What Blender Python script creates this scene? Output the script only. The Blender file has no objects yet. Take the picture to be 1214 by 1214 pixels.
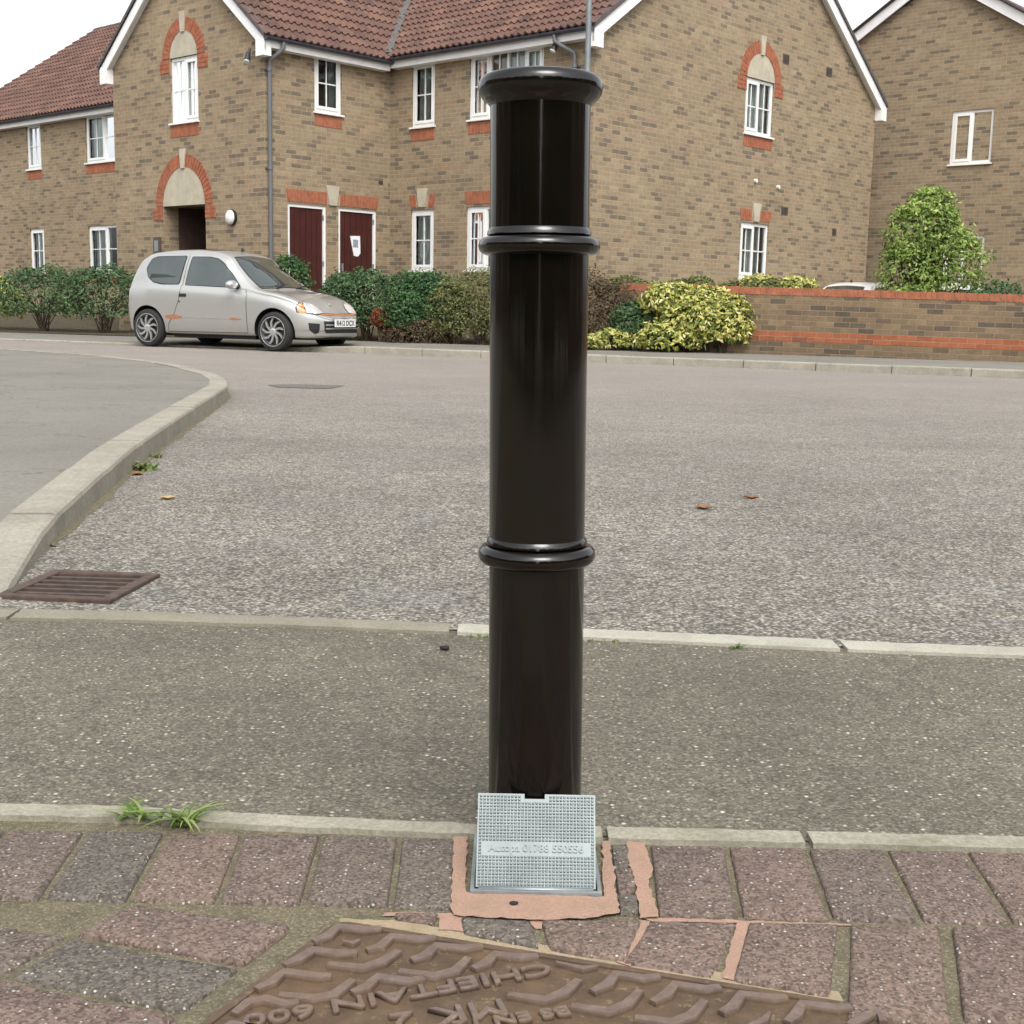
import bpy, bmesh, math, random
from mathutils import Vector, Matrix, noise
from mathutils.bvhtree import BVHTree
from mathutils.geometry import delaunay_2d_cdt
import numpy as np
random.seed(7); rng = np.random.default_rng(7)
S = bpy.context.scene
C = S.collection
PI = math.pi

# ------------------------------------------------------------------ camera
PITCH, ROLL, CAMH = math.radians(8.9), math.radians(1.16), 0.69
fw = Vector((0, math.cos(PITCH), -math.sin(PITCH)))
up0 = Vector((0, math.sin(PITCH), math.cos(PITCH))); r0 = Vector((1, 0, 0))
rt = r0*math.cos(ROLL) + up0*math.sin(ROLL)
up = -r0*math.sin(ROLL) + up0*math.cos(ROLL)
cd = bpy.data.cameras.new('camera'); cam = bpy.data.objects.new('camera', cd); C.objects.link(cam)
M3 = Matrix((rt, up, -fw)).transposed().to_4x4(); M3.translation = Vector((0, 0, CAMH))
cam.matrix_world = M3
cd.sensor_width = 36; cd.lens = 36*1545/1214; cd.clip_start = 0.05; cd.clip_end = 500
S.camera = cam
S.render.resolution_x = 1024; S.render.resolution_y = 1024

# ------------------------------------------------------------------ world and sun (overcast)
SUN_EL, SUN_AZ = math.radians(52), math.radians(168)     # azimuth clockwise from +y
w = bpy.data.worlds.new('World'); S.world = w; w.use_nodes = True
nt = w.node_tree; nt.nodes.clear()
sky = nt.nodes.new('ShaderNodeTexSky'); sky.sky_type = 'NISHITA'; sky.sun_disc = False
sky.sun_elevation = SUN_EL; sky.sun_rotation = SUN_AZ; sky.dust_density = 4; sky.air_density = 1.0
hs = nt.nodes.new('ShaderNodeHueSaturation'); hs.inputs['Saturation'].default_value = 0.16
bg = nt.nodes.new('ShaderNodeBackground'); bg.inputs['Strength'].default_value = 0.15
wo = nt.nodes.new('ShaderNodeOutputWorld')
nt.links.new(sky.outputs[0], hs.inputs['Color']); nt.links.new(hs.outputs[0], bg.inputs[0]); nt.links.new(bg.outputs[0], wo.inputs[0])
ld = bpy.data.lights.new('sun', 'SUN'); ld.energy = 0.5; ld.angle = math.radians(28); ld.color = (1, .97, .92)
sun = bpy.data.objects.new('sun', ld); C.objects.link(sun)
sd = Vector((math.sin(SUN_AZ)*math.cos(SUN_EL), math.cos(SUN_AZ)*math.cos(SUN_EL), math.sin(SUN_EL)))
sun.rotation_euler = sd.to_track_quat('Z', 'Y').to_euler()
S.view_settings.view_transform = 'Standard'; S.view_settings.look = 'None'
S.view_settings.exposure = 1.05; S.view_settings.gamma = 1

# ------------------------------------------------------------------ material helpers
class NT:
    def __init__(s, name):
        s.m = bpy.data.materials.new(name); s.m.use_nodes = True
        s.t = s.m.node_tree; s.t.nodes.clear()
        s.out = s.t.nodes.new('ShaderNodeOutputMaterial')
    def n(s, typ, ins=None, **kw):
        d = s.t.nodes.new('ShaderNode'+typ)
        for k, v in kw.items(): setattr(d, k, v)
        for k, v in (ins or {}).items(): s.set(d.inputs[k], v)
        return d
    def set(s, sock, v):
        if isinstance(v, bpy.types.NodeSocket): s.t.links.new(v, sock)
        elif isinstance(v, bpy.types.Node): s.t.links.new(v.outputs[0], sock)
        else:
            if isinstance(v, (tuple, list)) and len(v) == 3 and sock.type == 'RGBA': v = (*v, 1)
            sock.default_value = v
    def ramp(s, fac, stops, interp='LINEAR'):
        d = s.t.nodes.new('ShaderNodeValToRGB'); s.set(d.inputs[0], fac)
        cr = d.color_ramp; cr.interpolation = interp
        while len(cr.elements) < len(stops): cr.elements.new(0.5)
        for e, (p, c) in zip(cr.elements, stops):
            e.position = p; e.color = (c, c, c, 1) if isinstance(c, (int, float)) else (*c, 1)
        return d.outputs[0]
    def mix(s, fac, a, b, mode='MIX'):
        d = s.t.nodes.new('ShaderNodeMix'); d.data_type = 'RGBA'; d.blend_type = mode
        s.set(d.inputs[0], fac); s.set(d.inputs[6], a); s.set(d.inputs[7], b); return d.outputs[2]
    def math(s, op, a, b=0.0):
        d = s.t.nodes.new('ShaderNodeMath'); d.operation = op; s.set(d.inputs[0], a); s.set(d.inputs[1], b); return d.outputs[0]
    def noise(s, vec, scale, detail=4, rough=.5, out=0):
        d = s.n('TexNoise', {'Scale': scale, 'Detail': detail, 'Roughness': rough})
        if vec is not None: s.set(d.inputs['Vector'], vec)
        return d.outputs[out]
    def bump(s, h, strength=.3, dist=.01, normal=None):
        d = s.n('Bump', {'Strength': strength, 'Distance': dist, 'Height': h})
        if normal is not None: s.set(d.inputs['Normal'], normal)
        return d.outputs[0]
    def pbr(s, col, rough=.7, metal=0.0, normal=None, spec=None, coat=None, coatr=.05):
        d = s.n('BsdfPrincipled', {'Base Color': col, 'Roughness': rough, 'Metallic': metal})
        if normal is not None: s.set(d.inputs['Normal'], normal)
        if spec is not None: s.set(d.inputs['Specular IOR Level'], spec)
        if coat is not None: s.set(d.inputs['Coat Weight'], coat); s.set(d.inputs['Coat Roughness'], coatr)
        s.t.links.new(d.outputs[0], s.out.inputs[0]); s.bsdf = d
        return s.m
    def pos(s): return s.n('NewGeometry').outputs['Position']
    def obj(s): return s.n('TexCoord').outputs['Object']
    def uv(s): return s.n('TexCoord').outputs['UV']

def lin(r, g, b):
    f = lambda c: (c/255/12.92) if c/255 <= .04045 else ((c/255+.055)/1.055)**2.4
    return (f(r), f(g), f(b))
def plain(name, col, rough=.6, metal=0.0, nscale=8, amt=.25, bumpd=0.0, coat=None, spec=None):
    t = NT(name); v = t.obj(); n = t.noise(v, nscale, 5, .6)
    c2 = tuple(x*(1-amt) for x in col); c1 = tuple(min(1, x*(1+amt)) for x in col)
    cc = t.ramp(n, [(.3, c2), (.7, c1)])
    nm = t.bump(t.noise(v, nscale*12, 3), .3, bumpd) if bumpd else None
    return t.pbr(cc, rough, metal, nm, spec, coat)

def brick_mat(name, palette, mortar, bw=.225, bh=.075, ms=.011, stain=.25):
    t = NT(name); uv = t.uv()
    br = t.n('TexBrick', {'Vector': uv, 'Color1': (0, 0, 0), 'Color2': (1, 1, 1), 'Mortar': (0.5, .5, .5), 'Scale': 1.0,
                          'Mortar Size': ms/2, 'Mortar Smooth': .25, 'Bias': 0.0, 'Brick Width': bw, 'Row Height': bh})
    br.offset = .5
    sp = t.n('SeparateXYZ', {0: uv}); row = t.math('FLOOR', t.math('DIVIDE', sp.outputs[1], bh))
    off = t.math('MULTIPLY', t.math('SUBTRACT', 1.0, t.math('MODULO', t.math('ABSOLUTE', row), 2.0)), .5)
    colx = t.math('FLOOR', t.math('ADD', t.math('DIVIDE', sp.outputs[0], bw), off))
    wn = t.n('TexWhiteNoise', {'Vector': t.n('CombineXYZ', {0: colx, 1: row}).outputs[0]}, noise_dimensions='3D')
    col = t.ramp(wn.outputs['Value'], palette)
    col = t.mix(.55, col, t.ramp(t.noise(uv, 9, 4, .7), [(.3, .34), (.7, .64)]), 'OVERLAY')
    g = t.noise(uv, 45, 5, .65)
    col = t.mix(.5, col, t.ramp(g, [(.25, .3), (.75, .72)]), 'OVERLAY')
    mo = t.mix(.5, mortar, t.ramp(t.noise(uv, 20, 3), [(.3, .35), (.7, .65)]), 'OVERLAY')
    col = t.mix(br.outputs['Fac'], col, mo)
    big = t.noise(uv, .55, 4, .6)
    col = t.mix(stain, col, t.ramp(big, [(.3, .30), (.7, .68)]), 'OVERLAY')
    h = t.math('SUBTRACT', t.math('MULTIPLY', g, .35), br.outputs['Fac'])
    return t.pbr(col, .9, 0, t.bump(h, .6, .006), spec=.2)

M = {}
M['brick'] = brick_mat('buff_brick', [(0, (0.151, 0.123, 0.091)), (.11, (.172, .136, .096)), (.2, (.224, .172, .116)), (.42, (.286, .221, .143)),
                       (.62, (.250, .190, .123)), (.8, (.312, .243, .156)), (.93, (.266, .201, .131)), (1, (.291, .195, .131))], (.333, .273, .186))
M['brick_wall'] = brick_mat('weathered_brick', [(0, (.095, .076, .058)), (.25, (.134, .101, .067)), (.45, (.196, .140, .086)),
                       (.7, (.168, .121, .076)), (1, (.224, .162, .097))], (.246, .190, .126), stain=.5)
M['red_brick'] = brick_mat('red_brick', [(0, (.24, .085, .045)), (.4, (.33, .11, .055)), (.8, (.28, .10, .05)), (1, (.19, .075, .045))], (.30, .20, .13))
M['red_soldier'] = brick_mat('red_soldier_brick', [(0, (.36, .10, .04)), (.4, (.48, .14, .055)), (.8, (.40, .12, .05)), (1, (.30, .09, .045))], (.42, .27, .17), bw=.075, bh=.6)
M['voussoir'] = plain('red_voussoir', (.30, .10, .05), .9, nscale=9, amt=.3, bumpd=.002)
M['mortar'] = plain('pale_mortar', (.36, .26, .18), .95, nscale=20, bumpd=.002)
M['stone'] = plain('cream_cast_stone', (.42, .38, .29), .85, nscale=5, amt=.14, bumpd=.001)
M['upvc'] = plain('white_upvc', (.78, .78, .76), .35, nscale=3, amt=.04)
M['fascia'] = plain('white_painted_board', (.80, .79, .78), .5, nscale=4, amt=.06)
M['gutter'] = plain('dark_grey_gutter', (.045, .045, .06), .45, nscale=6)
M['pipe'] = plain('grey_downpipe', (.12, .125, .13), .45, nscale=6, amt=.1)
M['door'] = plain('dark_maroon_door', (.055, .014, .012), .5, nscale=5, amt=.2, spec=.3)
M['dark'] = plain('dark_interior', (.02, .018, .016), .9)
M['black_plastic'] = plain('black_plastic', (.015, .015, .017), .5)
M['white_plastic'] = plain('white_plastic', (.7, .7, .68), .4, amt=.05)
M['paper'] = plain('white_paper', (.75, .76, .78), .8, amt=.04)
M['print'] = plain('grey_print', (.25, .27, .3), .8, nscale=60, amt=.5)
M['curtain'] = plain('net_curtain', (.62, .66, .64), .9, nscale=6, amt=.12)
M['curtain_dark'] = plain('grey_curtain', (.30, .34, .31), .9, nscale=6, amt=.15)
M['curtain_tan'] = plain('tan_curtain', (.34, .24, .15), .9, nscale=6, amt=.15)
M['soffit'] = M['fascia']
M['galv'] = plain('galvanised_steel', (.30, .33, .335), .5, .55, nscale=30, amt=.2, bumpd=.0004)
M['galv_dull'] = plain('dull_galvanised_pole', (.20, .22, .225), .55, .5, nscale=8, amt=.12)
M['rust'] = None
def pane_mat():
    t = NT('window_glass')
    fr = t.n('Fresnel', {'IOR': 1.5})
    gl = t.n('BsdfGlossy', {'Roughness': .02, 'Color': (.95, .97, 1)})
    tr = t.n('BsdfTransparent', {'Color': (.80, .86, .84)})
    f = t.math('ADD', t.math('MULTIPLY', fr.outputs[0], 1.6), .03)
    mx = t.n('MixShader', {0: f, 1: tr.outputs[0], 2: gl.outputs[0]})
    t.t.links.new(mx.outputs[0], t.out.inputs[0]); return t.m
M['pane'] = pane_mat()
def tile_mat():
    t = NT('roof_tile'); uv = t.uv()
    br = t.n('TexBrick', {'Vector': uv, 'Color1': (0, 0, 0), 'Color2': (1, 1, 1), 'Mortar': (.5, .5, .5), 'Scale': 1.0,
             'Mortar Size': .0, 'Brick Width': .30, 'Row Height': .29})
    br.offset = 0.0
    c = t.ramp(br.outputs[0], [(0, (.085, .05, .044)), (.4, (.135, .072, .056)), (.7, (.11, .063, .052)), (1, (.165, .09, .067))])
    c = t.mix(.6, c, t.ramp(t.noise(t.obj(), 3, 6, .7), [(.3, .3), (.7, .7)]), 'OVERLAY')
    m = t.ramp(t.noise(t.obj(), 26, 4, .7), [(.56, 0.0), (.68, .6)])
    c = t.mix(m, c, (.20, .17, .10))
    return t.pbr(c, .85, 0, t.bump(t.noise(uv, 60), .3, .004), spec=.25)
M['tile'] = tile_mat()

def leafmat(name, stops, rough=.5):
    t = NT(name); a = t.n('Attribute', attribute_name='tone')
    c = t.ramp(a.outputs['Fac'], stops)
    d = t.n('BsdfPrincipled', {'Base Color': c, 'Roughness': rough, 'Specular IOR Level': .35})
    tl = t.n('BsdfTranslucent', {'Color': c})
    mx = t.n('MixShader', {0: .25, 1: d.outputs[0], 2: tl.outputs[0]})
    t.t.links.new(mx.outputs[0], t.out.inputs[0]); return t.m
M['leaf_green'] = leafmat('green_leaves', [(0, (.02, .05, .022)), (.5, (.05, .12, .04)), (.85, (.10, .19, .06)), (1, (.17, .25, .09))])
M['leaf_fir'] = leafmat('grassy_green_leaves', [(0, (.035, .07, .03)), (.5, (.075, .14, .055)), (1, (.15, .24, .09))])
M['leaf_olive'] = leafmat('olive_leaves', [(0, (.06, .07, .022)), (.5, (.145, .165, .055)), (.85, (.25, .25, .09)), (1, (.33, .30, .12))])
M['leaf_brown'] = leafmat('brownish_leaves', [(0, (.05, .04, .025)), (.5, (.13, .09, .05)), (1, (.20, .15, .085))])
M['leaf_rust'] = leafmat('rust_leaves', [(0, (.10, .03, .012)), (.6, (.24, .075, .025)), (1, (.32, .13, .05))])
M['leaf_gold'] = leafmat('gold_edged_leaves', [(0, (.06, .10, .02)), (.3, (.17, .22, .04)), (.45, (.46, .45, .11)), (.8, (.62, .58, .20)), (1, (.70, .68, .36))])
M['leaf_lime'] = leafmat('lime_leaves', [(0, (.08, .14, .025)), (.5, (.22, .32, .07)), (1, (.44, .52, .16))])
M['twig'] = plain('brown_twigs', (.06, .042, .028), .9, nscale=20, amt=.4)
M['grass'] = leafmat('grass_blades', [(0, (.09, .15, .03)), (.6, (.19, .28, .06)), (1, (.34, .38, .13))])

# ---- ground materials
def road_mat():
    t = NT('chipped_asphalt'); p = t.pos()
    wv = t.n('VectorMath', {0: p, 1: (0, 0, 0)}, operation='ADD')
    v = t.n('TexVoronoi', {'Vector': p, 'Scale': 120.0, 'Randomness': 1.0})
    v2 = t.n('TexVoronoi', {'Vector': p, 'Scale': 48.0, 'Randomness': 1.0})
    rnd = t.n('SeparateColor', {0: v.outputs['Color']}).outputs[0]
    rnd2 = t.n('SeparateColor', {0: v2.outputs['Color']}).outputs[1]
    c = t.ramp(rnd, [(0, (.048, .047, .044)), (.22, (.146, .139, .115)), (.5, (.272, .255, .210)), (.8, (.387, .365, .304)), (1, (.711, .675, .586))])
    c = t.mix(.45, c, t.ramp(rnd2, [(0, (.094, .099, .098)), (.35, (.246, .227, .187)), (1, (.418, .381, .319))]))
    gap = t.ramp(v.outputs['Distance'], [(.40, 0.0), (.70, .85)])
    c = t.mix(gap, c, (.075, .066, .055))
    big = t.noise(p, .7, 5, .62)
    mid = t.noise(p, 6, 4, .6)
    c = t.mix(.75, c, t.ramp(big, [(.3, .36), (.7, .62)]), 'OVERLAY')
    st = t.n('Mapping', {'Vector': p, 'Scale': (.25, .8, 1)}); c = t.mix(.5, c, t.ramp(t.noise(st.outputs[0], 1.1, 4, .6), [(.35, .40), (.65, .58)]), 'OVERLAY')
    c = t.mix(.5, c, t.ramp(mid, [(.3, .38), (.7, .60)]), 'OVERLAY')
    # chip loss patches: darker where binder shows
    pt = t.ramp(t.noise(p, 2.2, 6, .75), [(.52, 0.0), (.62, .6)])
    c = t.mix(pt, c, t.mix(rnd, (.045, .048, .05), (.34, .32, .29)))
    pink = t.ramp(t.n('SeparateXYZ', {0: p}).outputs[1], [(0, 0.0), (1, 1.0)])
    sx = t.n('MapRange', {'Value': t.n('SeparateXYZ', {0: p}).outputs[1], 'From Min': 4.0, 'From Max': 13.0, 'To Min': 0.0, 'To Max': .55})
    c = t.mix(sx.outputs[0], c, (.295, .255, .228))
    h = t.math('ADD', t.math('MULTIPLY', v.outputs['Distance'], -1.0), t.math('MULTIPLY', rnd, .5))
    return t.pbr(c, .85, 0, t.bump(h, .8, .004), spec=.3)
def foot_mat():
    t = NT('footway_asphalt'); p = t.pos()
    v = t.n('TexVoronoi', {'Vector': p, 'Scale': 260.0}); v2 = t.n('TexVoronoi', {'Vector': p, 'Scale': 105.0, 'Randomness': 1.0})
    r1 = t.n('SeparateColor', {0: v.outputs['Color']}).outputs[0]
    r2 = t.n('SeparateColor', {0: v2.outputs['Color']}).outputs[0]
    c = t.ramp(r1, [(0, (.067, .061, .047)), (.4, (.113, .103, .077)), (.8, (.152, .137, .104)), (1, (.242, .219, .166))])
    chip = t.math('MULTIPLY', t.ramp(r2, [(.76, 0.0), (.80, 1.0)]), t.ramp(v2.outputs['Distance'], [(.22, 1.0), (.40, 0.0)]))
    cc = t.ramp(t.n('SeparateColor', {0: v2.outputs['Color']}).outputs[1], [(0, (.24, .21, .155)), (.7, (.36, .325, .25)), (1, (.62, .58, .48))])
    c = t.mix(chip, c, cc)
    c = t.mix(.7, c, t.ramp(t.noise(p, 1.6, 6, .65), [(.3, .34), (.7, .64)]), 'OVERLAY')
    cr = t.n('TexVoronoi', {'Vector': t.n('VectorMath', {0: p, 1: t.n('VectorMath', {0: t.noise(p, 5, 5, .65, out=1), 1: (.35, .35, .35)}, operation='MULTIPLY').outputs[0]}, operation='ADD').outputs[0], 'Scale': .8}, feature='DISTANCE_TO_EDGE')
    c = t.mix(t.ramp(cr.outputs[0], [(.0, .5), (.0035, 0.0)]), c, (.04, .038, .03))
    c = t.mix(.4, c, t.ramp(t.noise(p, 14, 4, .6), [(.3, .38), (.7, .62)]), 'OVERLAY')
    h = t.math('ADD', t.math('MULTIPLY', t.noise(p, 170, 3), .8), chip)
    return t.pbr(c, .8, 0, t.bump(h, .55, .0025), spec=.35)
def far_foot_mat():
    t = NT('worn_footway'); p = t.pos()
    c = t.ramp(t.noise(p, 60, 5, .8), [(.3, (.14, .133, .113)), (.7, (.235, .222, .19))])
    c = t.mix(.6, c, t.ramp(t.noise(p, .9, 6, .65), [(.3, .38), (.7, .62)]), 'OVERLAY')
    crack = t.n('TexVoronoi', {'Vector': t.n('VectorMath', {0: p, 1: t.noise(p, 3, 3, .6, out=1)}, operation='ADD').outputs[0], 'Scale': .9}, feature='DISTANCE_TO_EDGE')
    c = t.mix(t.ramp(crack.outputs[0], [(.0, .55), (.012, 0.0)]), c, (.07, .065, .05))
    return t.pbr(c, .85, 0, t.bump(t.noise(p, 120, 3), .5, .003), spec=.3)
def concrete_mat(name, a, b, moss=.3, fine=160):
    t = NT(name); p = t.pos()
    c = t.ramp(t.noise(p, fine, 4, .7), [(.3, a), (.7, b)])
    c = t.mix(.6, c, t.ramp(t.noise(p, 5, 5, .65), [(.3, .36), (.7, .63)]), 'OVERLAY')
    c = t.mix(t.ramp(t.noise(p, 9, 6, .75), [(.52, 0.0), (.75, moss)]), c, (.12, .13, .05))
    v = t.n('TexVoronoi', {'Vector': p, 'Scale': fine*.9})
    c = t.mix(t.ramp(v.outputs['Distance'], [(.05, .5), (.2, 0.0)]), c, (.10, .09, .075))
    return t.pbr(c, .9, 0, t.bump(t.noise(p, fine*1.4, 4, .7), .6, .003), spec=.25)
def paver_mat():
    t = NT('block_paver'); p = t.pos(); a = t.n('Attribute', attribute_name='tone')
    v = t.n('TexVoronoi', {'Vector': p, 'Scale': 185.0}); v2 = t.n('TexVoronoi', {'Vector': p, 'Scale': 300.0})
    base = t.ramp(a.outputs['Fac'], [(0, (.115, .103, .087)), (.3, (.135, .115, .096)), (.65, (.160, .116, .097)), (1, (.18, .132, .106))])
    r1 = t.n('SeparateColor', {0: v.outputs['Color']}).outputs[0]; r2 = t.n('SeparateColor', {0: v2.outputs['Color']}).outputs[0]
    g2 = t.n('SeparateColor', {0: v.outputs['Color']}).outputs[1]
    c = t.mix(.7, base, t.ramp(r2, [(0, .15), (.5, .5), (1, .84)]), 'OVERLAY')
    chip = t.math('MULTIPLY', t.ramp(r1, [(.68, 0.0), (.73, 1.0)]), t.ramp(v.outputs['Distance'], [(.25, 1.0), (.42, 0.0)]))
    cc = t.ramp(g2, [(0, (.24, .16, .12)), (.25, (.30, .24, .17)), (.7, (.36, .33, .27)), (1, (.66, .63, .56))])
    c = t.mix(chip, c, cc)
    c = t.mix(.4, c, t.ramp(t.noise(p, 18, 5, .65), [(.3, .36), (.7, .64)]), 'OVERLAY')
    c = t.mix(t.ramp(t.noise(p, 30, 5, .75), [(.60, 0.0), (.75, .4)]), c, (.13, .12, .07))
    h = t.math('ADD', t.noise(p, 260, 4, .7), chip)
    return t.pbr(c, .88, 0, t.bump(h, .9, .0022), spec=.3)
def bed_mat(name, a, b, d, nm=.004, specks=.7):
    t = NT(name); p = t.pos()
    c = t.ramp(t.noise(p, 280, 4, .7), [(.3, a), (.7, b)])
    c = t.mix(t.ramp(t.noise(p, 22, 6, .75), [(.45, 0.0), (.7, .7)]), c, d)
    v = t.n('TexVoronoi', {'Vector': p, 'Scale': 420.0})
    c = t.mix(t.ramp(t.n('SeparateColor', {0: v.outputs['Color']}).outputs[0], [(.82, 0.0), (.9, specks*.6)]), c, (.42, .38, .27))
    return t.pbr(c, .95, 0, t.bump(t.noise(p, 200, 5, .75), 1.0, nm), spec=.15)
def rust_mat():
    t = NT('rusted_cast_iron'); p = t.pos()
    z = t.n('SeparateXYZ', {0: p}).outputs[2]
    c = t.ramp(t.noise(p, 26, 6, .7), [(.25, (.065, .045, .030)), (.5, (.105, .072, .046)), (.75, (.16, .108, .070))])
    top = t.n('MapRange', {'Value': z, 'From Min': -.0015, 'From Max': .0012, 'To Min': 0.0, 'To Max': 1.0}).outputs[0]
    tc = t.ramp(t.noise(p, 70, 4, .7), [(.3, (.13, .094, .077)), (.7, (.21, .160, .135))])
    c = t.mix(top, c, tc)
    c = t.mix(t.ramp(t.noise(p, 60, 6, .8), [(.57, 0.0), (.70, .8)]), c, (.30, .24, .14))
    c = t.mix(t.ramp(t.noise(p, 8, 5, .7), [(.45, 0.0), (.7, .5)]), c, (.19, .115, .065))
    return t.pbr(c, t.n('MapRange', {'Value': top, 'From Min': 0.0, 'From Max': 1.0, 'To Min': .85, 'To Max': .55}).outputs[0], .15, t.bump(t.noise(p, 320, 5, .7), .6, .0012), spec=.35)
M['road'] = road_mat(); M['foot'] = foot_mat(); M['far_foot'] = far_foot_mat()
M['edging'] = concrete_mat('edging_concrete', (.24, .225, .175), (.40, .375, .30), .55)
M['edging2'] = concrete_mat('clean_edging_concrete', (.34, .33, .27), (.46, .44, .37), .15)
M['edging_dull'] = concrete_mat('dull_edging_concrete', (.20, .18, .14), (.30, .275, .215), .3)
M['kerb'] = concrete_mat('kerb_concrete', (.24, .225, .185), (.36, .335, .275), .25, fine=70)
M['paver'] = paver_mat()
M['bed'] = bed_mat('mossy_sand_joint', (.11, .095, .062), (.27, .235, .16), (.08, .075, .045))
M['pink'] = bed_mat('pink_mortar', (.36, .225, .165), (.50, .33, .25), (.33, .235, .165), .003, .12)
M['rust'] = rust_mat()
M['soil'] = bed_mat('garden_soil', (.05, .038, .026), (.11, .085, .06), (.06, .07, .03), .02)
M['ground'] = plain('distant_ground', (.12, .12, .07), .95, nscale=2, amt=.3)

# ------------------------------------------------------------------ mesh helpers
def box_uv(me):
    uvl = me.uv_layers.new(name='UVMap')
    for p in me.polygons:
        n = p.normal; ax = (abs(n.x), abs(n.y), abs(n.z))
        k = 2 if ax[2] > max(ax[0], ax[1])*1.05 and ax[2] > .75 else (0 if ax[0] > ax[1] else 1)
        for li in p.loop_indices:
            co = me.vertices[me.loops[li].vertex_index].co
            uvl.data[li].uv = (co.y, co.z) if k == 0 else ((co.x, co.z) if k == 1 else (co.x, co.y))
def link(name, me, mat, parent=None, smooth=False):
    o = bpy.data.objects.new(name, me); C.objects.link(o)
    if mat is not None:
        for mm in (mat if isinstance(mat, (list, tuple)) else [mat]): me.materials.append(mm)
    if smooth:
        me.polygons.foreach_set('use_smooth', [True]*len(me.polygons))
    if parent is not None: o.parent = parent
    return o
class MB:
    def __init__(s): s.v = []; s.f = []
    def add(s, vs, fs):
        b = len(s.v); s.v += [tuple(v) for v in vs]; s.f += [tuple(b+i for i in f) for f in fs]; return s
    def box(s, x0, x1, y0, y1, z0, z1, F=None):
        vs = [(x, y, z) for x in (x0, x1) for y in (y0, y1) for z in (z0, z1)]
        if F: vs = [F(*v) for v in vs]
        return s.add(vs, [(0, 1, 3, 2), (4, 6, 7, 5), (0, 4, 5, 1), (2, 3, 7, 6), (0, 2, 6, 4), (1, 5, 7, 3)])
    def prism(s, poly, h0, h1, F=None):
        n = len(poly); vs = [(x, y, h0) for x, y in poly]+[(x, y, h1) for x, y in poly]
        if F: vs = [F(*v) for v in vs]
        return s.add(vs, [tuple(range(n))[::-1], tuple(range(n, 2*n))]+[(i, (i+1) % n, n+(i+1) % n, n+i) for i in range(n)])
    def tube(s, pts, r, seg=10, cap=True):
        pts = [Vector(p) for p in pts]; rs = r if isinstance(r, (list, tuple)) else [r]*len(pts)
        b = len(s.v); prev = None
        for i, p in enumerate(pts):
            d = (pts[min(i+1, len(pts)-1)]-pts[max(i-1, 0)]).normalized()
            a = prev if prev is not None else (Vector((0, 0, 1)) if abs(d.z) < .9 else Vector((1, 0, 0)))
            u = (a-d*a.dot(d)).normalized(); prev = u; v = d.cross(u)
            for k in range(seg):
                t = 2*PI*k/seg; s.v.append(tuple(p+(u*math.cos(t)+v*math.sin(t))*rs[i]))
        for i in range(len(pts)-1):
            for k in range(seg):
                s.f.append((b+i*seg+k, b+i*seg+(k+1) % seg, b+(i+1)*seg+(k+1) % seg, b+(i+1)*seg+k))
        if cap:
            s.f.append(tuple(b+k for k in range(seg))[::-1]); s.f.append(tuple(b+(len(pts)-1)*seg+k for k in range(seg)))
        return s
    def lathe(s, prof, seg=48, c=(0, 0, 0), axis='z', capends=True):
        b = len(s.v); n = len(prof)
        for r, h in prof:
            for k in range(seg):
                t = 2*PI*k/seg; x, y = r*math.cos(t), r*math.sin(t)
                p = (x, y, h) if axis == 'z' else ((x, h, y) if axis == 'y' else (h, x, y))
                s.v.append((p[0]+c[0], p[1]+c[1], p[2]+c[2]))
        for i in range(n-1):
            for k in range(seg):
                s.f.append((b+i*seg+k, b+i*seg+(k+1) % seg, b+(i+1)*seg+(k+1) % seg, b+(i+1)*seg+k))
        if capends:
            s.f.append(tuple(b+k for k in range(seg))); s.f.append(tuple(b+(n-1)*seg+k for k in range(seg)))
        return s
    def build(s, name, mat, parent=None, smooth=False, bevel=0, uv=True, fixn=True, angle=None):
        me = bpy.data.meshes.new(name); me.from_pydata(s.v, [], s.f)
        if fixn or bevel:
            bm = bmesh.new(); bm.from_mesh(me)
            if fixn: bmesh.ops.recalc_face_normals(bm, faces=bm.faces)
            if bevel:
                es = [e for e in bm.edges if len(e.link_faces) == 2 and e.calc_face_angle(0) > .5]
                bmesh.ops.bevel(bm, geom=es, offset=bevel, segments=2, affect='EDGES', clamp_overlap=True, profile=.6)
            bm.to_mesh(me); bm.free()
        me.update()
        if uv: box_uv(me)
        o = link(name, me, mat, parent, smooth)
        if angle is not None:
            me.polygons.foreach_set('use_smooth', [True]*len(me.polygons)); me.set_sharp_from_angle(angle=angle)
        return o
def empty(name, loc=(0, 0, 0), rz=0, label=None, cat=None, group=None):
    o = bpy.data.objects.new(name, None); C.objects.link(o); o.location = loc; o.rotation_euler = (0, 0, rz)
    o.empty_display_size = .1
    if label: tag(o, label, cat, group)
    return o
def tag(o, label, cat, group=None):
    o['label'] = label; o['category'] = cat
    if group: o['group'] = group
    return o
def struct(o): o['kind'] = 'structure'; return o
def set_tone(me, vals):
    a = me.attributes.new('tone', 'FLOAT', 'FACE'); a.data.foreach_set('value', vals)
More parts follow.
